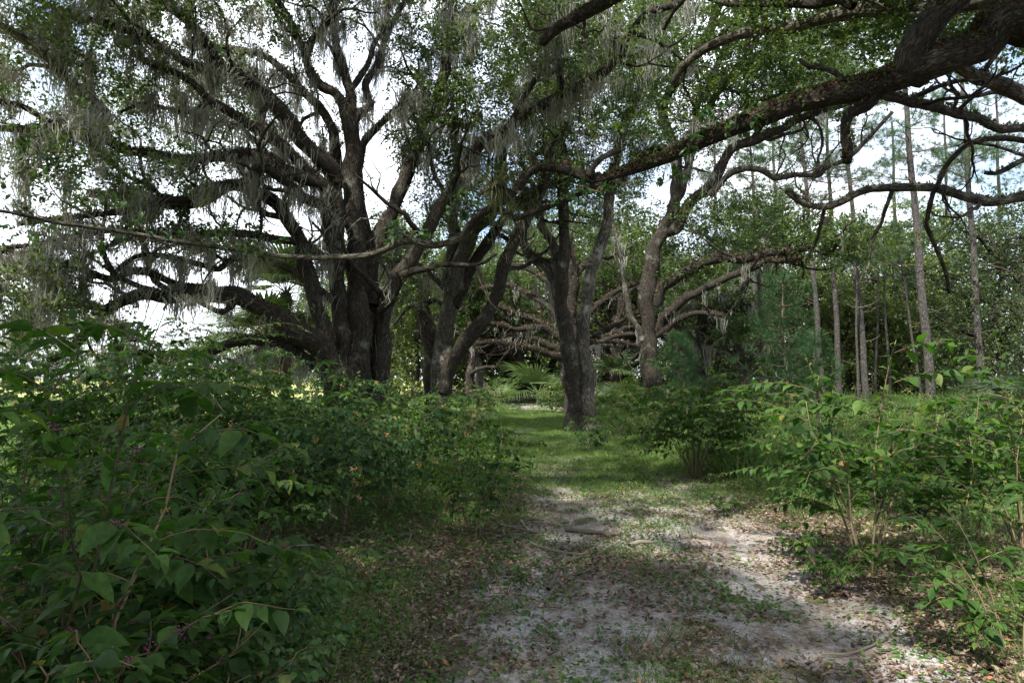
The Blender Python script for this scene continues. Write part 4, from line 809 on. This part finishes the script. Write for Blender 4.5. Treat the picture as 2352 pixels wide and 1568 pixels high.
# big-leaved bushes filling the lower left corner
shrub('beautyberry_bush', 'big-leaved beautyberry bush with purple berries in the lower left corner', 'bush', -1.66, 2.4, 0.95, 0.66, 12, 0.115, M_BERRYL, 101, GB, HI, 0.10, (0.05, 0), 5, 0.5, 1.0, stemr=0.011)
shrub('beautyberry_bush', 'beautyberry bush at the left edge with tall lit shoots above the others', 'bush', -1.72, 2.7, 1.95, 0.45, 4, 0.135, M_BERRYL, 102, GB, HI, 0.05, (0.04, 0), 4, 0.55, stemr=0.010)
shrub('beautyberry_bush', 'dense beautyberry bush behind the lower left corner bush', 'bush', -1.85, 3.6, 1.22, 0.95, 12, 0.105, M_BERRYL, 103, GB, HI, 0.08, (0.05, 0), 5, 0.5, stemr=0.010)
shrub('beautyberry_bush', 'beautyberry bush whose leaf tips overhang the litter beside the track, lower left', 'bush', -1.85, 3.1, 1.15, 0.55, 9, 0.14, M_BERRYL, 104, GB, HI, 0.10, (0.1, 0), 5, 0.5, stemr=0.010)
shrub('beautyberry_bush', 'beautyberry bush cut by the left edge at half height', 'bush', -2.75, 3.9, 1.3, 0.85, 11, 0.10, M_BERRYL, 105, GB, HI, 0.05, (0, 0), 5, 0.5, stemr=0.010)
shrub('beautyberry_bush', 'low dark beautyberry bush at the very bottom left', 'bush', -1.45, 2.05, 0.72, 0.45, 7, 0.12, M_BERRYL, 106, GB, HI, 0.03, (-0.1, 0), 5, 0.5)
shrub('beautyberry_bush', 'wide beautyberry bush behind the left edge shoots', 'bush', -3.0, 5.4, 1.4, 1.1, 13, 0.11, M_BERRYL, 107, GB, HI, 0.04, (0.05, 0), 5, 0.5)
shrub('vine_tangle', 'dark low vine tangle with small rounded leaves under the lower left corner bushes', 'vine', -1.35, 2.55, 0.75, 0.7, 14, 0.06, M_SHRUB, 108, None, HEART, 0, (0, 0), 6, 0.5, droop=0.6, stemr=0.005)
shrub('vine_tangle', 'small-leaved vine tangle at the foot of the bush whose tips overhang the litter', 'vine', -1.5, 3.6, 0.7, 0.8, 14, 0.06, M_SHRUB, 109, None, HEART, 0, (0, 0), 6, 0.5, droop=0.6, stemr=0.005)
# heart-leaved shrubs in front of the huge oak
shrub('heart_leaf_shrub', 'drooping heart-leaved shrub in the middle of the left thicket', 'shrub', sx(790, 7.4), 7.4, 1.7, 0.65, 8, 0.10, M_SHRUB, 111, GL, HEART, 0, (0, -0.05), 6, 0.5, flowers=0.12, droop=0.6)
shrub('heart_leaf_shrub', 'heart-leaved shrub nearest the small palmetto, tips hanging over the litter', 'shrub', sx(890, 8.4), 8.4, 1.35, 0.65, 7, 0.10, M_SHRUB, 112, GL, HEART, 0, (0.05, -0.05), 6, 0.5, flowers=0.1, droop=0.6)
shrub('heart_leaf_shrub', 'heart-leaved shrub between the corner bushes and the hanging shrub', 'shrub', sx(650, 6.8), 6.8, 1.4, 0.8, 10, 0.10, M_SHRUB, 113, GL, HEART, 0, (0, 0), 6, 0.5, flowers=0.12, droop=0.5)
shrub('arching_bush', 'bush with a long arching bough in front of the forked oak', 'bush', sx(890, 10.5), 10.5, 1.95, 0.95, 9, 0.145, M_BERRYL, 114, None, HI, 0, (0.12, 0), 5, 0.5, droop=0.5)
shrub('heart_leaf_shrub', 'tall heart-leaved shrub at the foot of the huge oak', 'shrub', sx(730, 11.5), 11.5, 2.1, 1.0, 12, 0.11, M_SHRUB, 115, GL, HEART, 0, (0, 0), 6, 0.5, flowers=0.1)
TH = [(560, 9.5, 1.7, 1.1, 'mixed thicket shrub left of the tall heart-leaved shrub'), (420, 9, 1.8, 1.2, 'thicket shrub below the white gap under the long arch limb'), (300, 8, 1.75, 1.2, 'thicket shrub under the left half of the arch limb'), (170, 9, 1.6, 1.2, 'thicket shrub before the sunlit meadow'), (40, 7.5, 1.6, 1.1, 'thicket shrub cut by the left edge behind the tall shoots'),
      (480, 13, 2.2, 1.5, 'big thicket shrub under the low brown limb'), (350, 14, 2.3, 1.5, 'big thicket shrub left of the low brown limb'), (620, 15, 1.7, 1.4, 'thicket shrub under the arch of the low brown limb'), (560, 6.2, 1.3, 0.8, 'thicket shrub right behind the dense corner bush'), (240, 16, 2.0, 1.5, 'far thicket shrub at the meadow edge'), (400, 6.2, 1.35, 0.9, 'thicket shrub just behind the lower left bushes'), (700, 9, 1.2, 0.9, 'low thicket shrub below the huge oak')]
for k, (px, D, h, sp, lab) in enumerate(TH):
    h *= 1.28 if D > 7.6 and px < 650 else 1.0
    shrub('thicket_shrub', lab, 'shrub', sx(px, D), D, h, sp, 12, 0.085 + 0.002 * D, M_SHRUB if k % 2 else M_BERRYL, 120 + k, 'shrubs in the left thicket', LOW if D > 12 else HEART, 0, (0, 0), 6, 0.55, flowers=0.08 if k % 3 == 0 else 0, droop=0.4)
# along the track
shrub('sapling', 'bright leafy sapling alone on the left verge of the track', 'sapling', sx(1092, 7.2), 7.2, 0.9, 0.3, 6, 0.115, M_BERRYL, 140, None, HI, 0, (0, 0), 3, 0.5)
shrub('sapling', 'leafy sapling right behind the bright one on the left verge', 'sapling', sx(1130, 8.8), 8.8, 1.05, 0.45, 7, 0.105, M_BERRYL, 141, None, HI, 0, (0, 0), 4, 0.5)
shrub('sapling', 'tiny leafy sprout at the left edge of the bare sand', 'sapling', sx(1150, 5.5), 5.5, 0.27, 0.12, 4, 0.06, M_BERRYL, 142, None, HI, 0, (0, 0), 2, 0.5, stemr=0.004)
shrub('sapling', 'knee-high sapling between the small palmetto and the two saplings', 'sapling', sx(1060, 11), 11, 1.0, 0.6, 8, 0.11, M_BERRYL, 143, None, HI, 0, (0, 0), 4, 0.5)
shrub('sapling', 'small drooping sapling at the foot of the twin-stemmed oak', 'sapling', sx(1350, 16), 16, 0.8, 0.4, 6, 0.13, M_SHRUB, 144, None, HI, 0, (0, 0), 3, 0.5, droop=0.7)
shrub('sapling', 'low sprout on the right verge under the rounded bush', 'sapling', sx(1660, 8.6), 8.6, 0.3, 0.2, 5, 0.09, M_BERRYL, 145, None, HI, 0, (0, 0), 2, 0.5)
# right side
shrub('beautyberry_bush', 'rounded beautyberry bush with purple berries right of the track', 'bush', sx(1590, 11.5), 11.5, 2.05, 1.35, 17, 0.135, M_BERRYL, 150, GB, HI, 0.12, (0, 0), 6, 0.5, 1.0, droop=0.35, stemr=0.012)
shrub('beautyberry_bush', 'tall open beautyberry with pale stem in front of the pines', 'bush', sx(1975, 5.8), 5.8, 1.98, 0.75, 8, 0.135, M_BERRYL, 151, GB, HI, 0.08, (0, 0), 6, 0.5, stemr=0.012)
shrub('beautyberry_bush', 'low beautyberry bush in the lower right corner', 'bush', sx(2300, 4.1), 4.1, 0.8, 0.5, 7, 0.115, M_BERRYL, 152, GB, HI, 0.02, (-0.1, 0), 4, 0.55, stemr=0.008)
shrub('beautyberry_bush', 'beautyberry cut by the right edge with lit top leaves', 'bush', sx(2330, 6.2), 6.2, 1.85, 0.65, 7, 0.125, M_BERRYL, 153, GB, HI, 0.12, (-0.02, 0), 4, 0.6, 0.9, stemr=0.009)
shrub('beautyberry_bush', 'thin beautyberry between the tall open one and the right edge', 'bush', sx(2140, 7.2), 7.2, 1.15, 0.7, 6, 0.11, M_BERRYL, 154, GB, HI, 0.03, (0, 0), 3, 0.6, 0.9, stemr=0.007)
shrub('seedling', 'little bush at the base of the tall open beautyberry', 'bush', sx(1900, 5.5), 5.5, 0.62, 0.3, 7, 0.09, M_BERRYL, 156, None, HI, 0, (0, 0), 4, 0.5)
shrub('sapling', 'slim leaning sapling with pale bare stem near the right edge', 'sapling', sx(2190, 5.6), 5.6, 1.5, 0.45, 4, 0.12, M_BERRYL, 158, None, HI, 0, (0.15, 0), 4, 0.6, stemr=0.009)
RT = [(1480, 17, 1.5, 1.2, 'shrub behind the rounded bush, beside the tall dark oak'), (1730, 15, 1.5, 1.3, 'shrub under the young soft pine'), (1900, 14, 1.3, 1.2, 'shrub below the slim pine pair'), (2230, 12, 1.6, 1.1, 'shrub under the dense dark oak'), (2370, 10, 1.7, 1.0, 'shrub at the right edge below the pale palmetto fans'), (1990, 20, 1.3, 1.4, 'far shrub before the straight grey pine'), (2150, 22, 1.5, 1.5, 'far shrub at the foot of the thickest pine'), (2300, 18, 1.8, 1.4, 'far shrub near the right edge'), (1640, 21, 1.6, 1.4, 'far shrub right of the tall dark oak'), (1820, 24, 1.6, 1.6, 'far shrub behind the young soft pine')]
for k, (px, D, h, sp, lab) in enumerate(RT):
    shrub('undergrowth_shrub', lab, 'shrub', sx(px, D), D, h, sp, 10, 0.08 + 0.0022 * D, M_BERRYL if k % 2 else M_BGL, 160 + k, 'shrubs under the pines', LOW, 0, (0, 0), 5, 0.6, droop=0.3)
MT = [(960, 15, 1.4, 1.0, 'shrub at the foot of the forked oak, left side'), (1060, 17, 1.3, 0.9, 'shrub right of the forked oak foot'), (1090, 24, 1.6, 1.1, 'shrub left of the grassy track, beyond the forked oak'), (1120, 31, 1.6, 1.1, 'pale green shrub left of the far track'), (1272, 34, 1.3, 0.9, 'pale green shrub between the far palmetto and the twin-stemmed oak'), (1280, 41, 1.6, 1.3, 'pale green shrub right of the bend in the track'), (1150, 43, 2.0, 1.5, 'pale green shrub at the inside of the bend'), (1390, 25, 1.3, 0.9, 'shrub just right of the twin-stemmed oak foot'), (1420, 20, 1.1, 0.9, 'shrub between the twin-stemmed oak and the rounded bush'), (900, 18, 1.5, 1.1, 'shrub at the right foot of the huge oak'), (1330, 46, 2.2, 1.6, 'far shrub behind the wide-fanned palmetto')]
for k, (px, D, h, sp, lab) in enumerate(MT):
    shrub('track_shrub', lab, 'shrub', sx(px, D), D, h, sp, 11, 0.08 + 0.0026 * D, M_BGL if k % 2 else M_BERRYL, 180 + k, 'shrubs beside the far track', LOW, 0, (0, 0), 5, 0.6, droop=0.3)

# ------------------------------------------------------------------ forest behind: small trees, copies of a few grown ones
def forest_tree(label, x, y, h, seed, mat, leafs, low=0.12, spread=0.42, n=190, per=60, group='forest trees behind the oaks', wood=M_BARK, moss=0):
    T = Tree('forest_tree', label, 'tree', 0, 0, seed, group, base=(x, y)); rng = T.rng; z = gz(x, y); o = np.array([x, y, z])
    tr = np.array([[0, 0, -0.2], [0.1, 0, h * 0.2], [-0.1, 0.1, h * 0.42], [0.15, 0, h * 0.65], [0.1, 0, h * 0.85]]) + rng.normal(size=(5, 3)) * 0.02 * h * np.array([1, 1, 0]); tr[0, :2] = 0
    T.limb3(o + tr, np.linspace(0.028, 0.006, 5) * h, wood, 'trunk', fern=0.1, flare=0.4)
    for k in range(9):
        f = 0.2 + 0.6 * rng.random(); a = k * 2.4 + rng.random(); L = h * spread * (0.6 + 0.5 * rng.random()); p = np.array([np.interp(f * h, tr[:, 2], tr[:, q]) for q in range(3)])
        s_ = np.linspace(0, 1, 5)[:, None]; P = o + p + np.hstack([math.cos(a) * L * s_, math.sin(a) * L * s_, L * (0.75 * s_ - 0.25 * s_ ** 2)]) + rng.normal(size=(5, 3)) * 0.05 * L * s_
        T.limb3(P, np.linspace(0.012, 0.004, 5) * h, wood, fern=0.6)
    bl = []
    for k in range(11):
        f = low + (1 - low) * (k + 0.5) / 11; rr = h * spread * (0.55 + 0.55 * math.sin(math.pi * min(1, 0.25 + f * 0.72))) ; a = rng.random() * 6.283; q = rr * 0.45
        bl.append((x + math.cos(a) * q, y + math.sin(a) * q, z + f * h, rr * 0.75, rr * 0.75, h * 0.13, n // 11))
    T.crown(bl, leafs, per, 0.04 * h + 0.08, mat, world=True, K=1.9); T.ferns(120, 0.09)
    return T.root
f1 = forest_tree('leafy forest tree behind the forked oak, seen through its stems', gx(960, 52), 52, 14, 301, M_BGL, 0.19)
f2 = forest_tree('broad leafy forest tree behind the twin-stemmed oak', gx(1390, 52), 52, 13, 302, M_BGL, 0.22, 0.08, 0.46)
f3 = forest_tree('dense dark small oak at the far right under the branchy pine', gx(2290, 42), 42, 12.4, 303, M_OAKD, 0.15, 0.1, 0.40, 150, 60)
f4 = forest_tree('slender forest tree between the young pine and the slim pine pair', gx(1830, 56), 56, 12, 304, M_BGL, 0.18, 0.05, 0.33)
f5 = forest_tree('pale leafy forest tree below the long arc branch of the tall oak', gx(1690, 50), 50, 14, 305, M_OAKD, 0.18, 0.08, 0.40)
FG = 'forest trees behind the oaks'
FT = [(f1, 860, 58, 1.0, 'forest tree directly behind the right stems of the huge oak'), (f2, 1100, 62, 1.05, 'forest tree left of the far end of the track'), (f1, 1225, 92, 1.5, 'far forest tree closing the end of the track'), (f4, 1310, 66, 1.25, 'forest tree right of the far end of the track'), (f5, 1480, 60, 1.0, 'forest tree directly behind the tall dark oak trunk'),
      (f2, 1590, 56, 0.85, 'forest tree right behind the tall dark oak limbs'), (f1, 1760, 60, 1.05, 'forest tree behind the young soft pine'), (f5, 1900, 62, 1.05, 'forest tree behind the slim pine pair'), (f2, 2010, 64, 1.0, 'forest tree behind the thin pine poles'), (f4, 2090, 54, 1.2, 'slender forest tree touching the thickest pine'),
      (f3, 2190, 54, 1.0, 'dark small oak between the thickest and the branchy pine'), (f3, 2440, 36, 0.95, 'dark small oak cut by the right edge'), (f1, 2330, 52, 0.95, 'forest tree behind the dense dark small oak'), (f2, 2200, 66, 0.8, 'far forest tree behind the branchy pine'), (f5, 1660, 84, 1.3, 'far forest tree above the low oaks right of the track'),
      (f4, 1085, 52, 0.75, 'low pale forest tree at the bend of the track'), (f2, 1000, 80, 1.2, 'far forest tree behind the two left oaks'), (f4, 1950, 50, 0.7, 'low forest tree at the foot of the straight grey pine'), (f3, 1640, 44, 0.6, 'low dark oak under the right limbs of the tall oak'), (f3, 1740, 46, 0.65, 'low dark oak behind the young soft pine'), (f1, 1390, 95, 1.7, 'farthest forest tree over the twin-stemmed oak'), (f4, 2055, 49, 0.65, 'low forest tree among the thin pine poles'), (f3, 2120, 56, 0.6, 'low dark oak behind the thickest pine'), (f5, 900, 64, 1.0, 'forest tree behind the broken trunk'), (f4, 1870, 58, 0.9, 'slender forest tree behind the slim pine pair'), (f1, 2130, 74, 1.0, 'far forest tree behind the thickest pine')]
for k, (pr, px, D, s_, lab) in enumerate(FT): copy_thing(pr, (gx(px, D), D, 0), k * 1.7 + 0.5, s_, lab, FG)
# tree line beyond the meadow on the left
for k, (px, D, s_) in enumerate([(-60, 95, .7), (30, 100, .62), (110, 105, .75), (190, 110, .6), (265, 105, .55), (340, 112, .5), (410, 108, .55), (480, 100, .62), (550, 96, .75), (620, 90, .8), (690, 84, .85), (760, 80, .95)]):
    place = ['at the left edge', 'left of the arch limb end', 'under the left tip of the arch limb', 'under the left bend of the arch limb', 'in the white gap, left side', 'in the middle of the white gap', 'in the white gap, right side', 'at the right end of the white gap', 'left of the cabbage palms', 'behind the first cabbage palm', 'behind the second cabbage palm', 'behind the stems of the huge oak'][k]
    copy_thing((f1, f2, f5)[k % 3], (gx(px, D), D, 0), k * 2.1, s_, 'distant meadow-edge tree ' + place, 'tree line beyond the meadow')
# low dark oak limbs and trunks at the right of the tall oak
T = Tree('live_oak', 'background oak with crooked brown limbs right of the tall dark oak', 'tree', 1612, 38, 306); l = T.limb
l(38, 38, 13, 9, [1610,925, 1608,802, 1614,725, 1606,660], M_BARKB, name='trunk', flare=0.3)
for pts, a_, z_ in (([1612,860, 1625,800, 1645,775, 1670,768, 1710,780], 38, 36), ([1612,790, 1640,740, 1680,712, 1730,700], 38, 36), ([1610,800, 1570,760, 1540,745, 1520,750], 38, 37), ([1612,730, 1650,690, 1690,680, 1720,640], 38, 38), ([1610,700, 1580,650, 1550,640], 38, 39)): l(a_, z_, 8, 4, pts, M_BARKB, fern=1.2)
T.crown([(1620,680,39,110,60,3,45), (1700,720,38,70,50,2,22), (1560,720,38,50,40,2,12)], 0.14, 45, 0.45); T.ferns(200, 0.09); T.moss(130, 14, 1.4, 'grey moss strands on the background oak right of the tall dark oak', 0.018)
T = Tree('live_oak', 'small brown oak trunk behind the rounded bush', 'tree', 1715, 34, 307); l = T.limb
l(34, 34, 15, 9, [1718,940, 1714,880, 1706,835, 1690,790], M_BARKB, name='trunk', flare=0.3); l(34, 33, 8, 4, [1712,870, 1725,830, 1745,800, 1780,780], M_BARKB, fern=1); l(34, 34, 7, 3, [1700,820, 1670,800, 1640,795], M_BARKB, fern=1)
T.crown([(1710,760,34,60,40,2,18)], 0.13, 45, 0.4); T.ferns(200, 0.09)
for k, (px, D, pts, lab) in enumerate([(1195, 48, [1207,905, 1203,870, 1196,840, 1190,790, 1180,740], 'far oak trunk left of the wide-fanned palmetto'), (1112, 46, [1112,912, 1105,880, 1100,845, 1085,800, 1080,740], 'pale far oak trunk in the gap left of the track'), (1168, 50, [1178,905, 1170,860, 1150,822, 1120,808, 1095,812], 'curved far oak trunk bending left over the bend')]):
    T = Tree('far_oak', lab, 'tree', px, D, 310 + k, 'far oaks at the bend'); T.limb(D, D, 13, 7, pts, M_BARKL if k == 1 else M_BARKB, name='trunk', flare=0.4)
    T.limb(D, D - 1, 7, 4, [pts[4], pts[5], pts[4] - 40, pts[5] - 30, pts[4] - 70, pts[5] - 25], M_BARKB, fern=1); T.limb(D, D + 1, 7, 4, [pts[6], pts[7], pts[6] + 30, pts[7] - 40, pts[6] + 70, pts[7] - 55], M_BARKB, fern=1)
    T.crown([(px - 20, 720, D, 90, 60, 3, 30)], 0.18, 50, 0.5); T.ferns(150, 0.1)

for k, (D, pts, bend, lab) in enumerate([(50, [1232,908, 1236,870, 1228,800, 1240,720, 1225,640], -1, 'slim dark far oak between the leaning oak and the wide-fanned palmetto'), (45, [1082,912, 1078,860, 1088,800, 1075,720, 1085,640], 1, 'slim dark far oak just right of the forked oak foot'),
        (52, [1268,905, 1262,860, 1272,810, 1255,750, 1268,690], 1, 'slim far oak left of the twin-stemmed oak, deep in the tunnel'), (44, [1412,915, 1420,850, 1408,780, 1425,700, 1415,620], -1, 'slim dark far oak right of the twin-stemmed oak'), (55, [1448,905, 1440,850, 1452,790, 1445,720, 1460,660], 1, 'slim far oak close left of the tall dark oak trunk')]):
    T = Tree('far_oak', lab, 'tree', pts[0], D, 330 + k, 'far oaks in the tunnel'); T.limb(D, D, 9, 5, pts, M_BARK, name='trunk', flare=0.3)
    for q, (i, w_, h_) in enumerate(((2, 60, 18), (4, 85, 48), (4, -55, 30), (6, 110, 62), (6, -80, 50), (8, 60, 70))):
        T.limb(D, D - 2 + q, 5.5, 2.5, [pts[i], pts[i + 1], pts[i] + bend * w_ * 0.35, pts[i + 1] - h_ * 0.75, pts[i] + bend * w_ * 0.7, pts[i + 1] - h_, pts[i] + bend * w_, pts[i + 1] - h_ * 0.9], M_BARKB, fern=0.8, side=0.5)
    T.crown([(pts[8], pts[9] - 40, D, 90, 50, 3, 26), (pts[8] + bend * 70, pts[9] + 10, D, 60, 40, 3, 12)], 0.15, 45, 0.45, K=1.8); T.ferns(150, 0.1)

# ------------------------------------------------------------------ fallen wood on the floor
def stick(label, pts, r, seed, name='fallen_branch', mat=M_DEAD, fork=None, lift=0.5):
    rng = np.random.default_rng(seed); W = []; r *= 0.66
    for px, py in np.array(pts, float).reshape(-1, 2):
        D = CAMZ * FPX / (py - HOR); x = gx(px, D); W.append([x, D, gz(x, D) + r * lift + 0.02])
    W = np.array(W); t = thing(name, label, 'fallen branch', W[0], 'dead wood on the floor'); b = Bag()
    Q, rr = resample(W, np.linspace(r, r * 0.6, len(W)), 0.05); b.tube(Q + rng.normal(size=Q.shape) * r * 0.12, rr * (1 + 0.15 * rng.normal(size=len(rr))), 7, 0.06, seed, rnd=rng.random()); b.obj('stem', mat, t, True)
    if fork:
        F_ = []
        for px, py in np.array(fork, float).reshape(-1, 2):
            D = CAMZ * FPX / (py - HOR); x = gx(px, D); F_.append([x, D, gz(x, D) + r * lift + 0.025])
        b = Bag(); Q, rr = resample(np.array(F_), np.linspace(r * 0.7, r * 0.35, len(F_)), 0.05); b.tube(Q, rr, 6, 0.06, seed); b.obj('side_branch', mat, t, True)
stick('forked lichen-grey branch lying in the middle of the sandy track', [1257,1318, 1275,1288, 1287,1264, 1310,1258, 1335,1251], 0.030, 1, fork=[1287,1264, 1296,1252, 1290,1243])
stick('thick rotten branch lying across the track, leaf-strewn', [1297,1194, 1340,1200, 1380,1208, 1420,1212], 0.05, 2)
stick('short pale stick left of the rotten branch', [1196,1180, 1205,1192, 1215,1201], 0.024, 3)
stick('pale stick poking from the verge towards the rotten branch', [1150,1192, 1180,1196, 1225,1203, 1250,1200], 0.026, 4)
stick('twiggy fallen branch on the litter of the left verge', [873,1235, 910,1225, 949,1222, 975,1240, 1005,1258], 0.020, 5, fork=[949,1222, 935,1250, 900,1262])
stick('curved thin stick lying in the sand on the right', [1868,1454, 1931,1454, 1990,1440, 2021,1426, 2012,1398, 1997,1384], 0.013, 6, fork=[2021,1426, 2040,1412, 2050,1400])
stick('crumbled pale wood piece right of the forked branch', [1440,1237, 1465,1230, 1505,1229], 0.04, 7)
stick('bare root crossing the litter by the left rut', [1210,1222, 1260,1236, 1330,1245, 1400,1240], 0.022, 8)
stick('dark stick right of the forked branch', [1290,1290, 1340,1285, 1370,1275], 0.018, 9)
stick('weathered log at the foot of the tall open beautyberry', [1830,1245, 1870,1262, 1900,1278], 0.07, 10, lift=0.3)
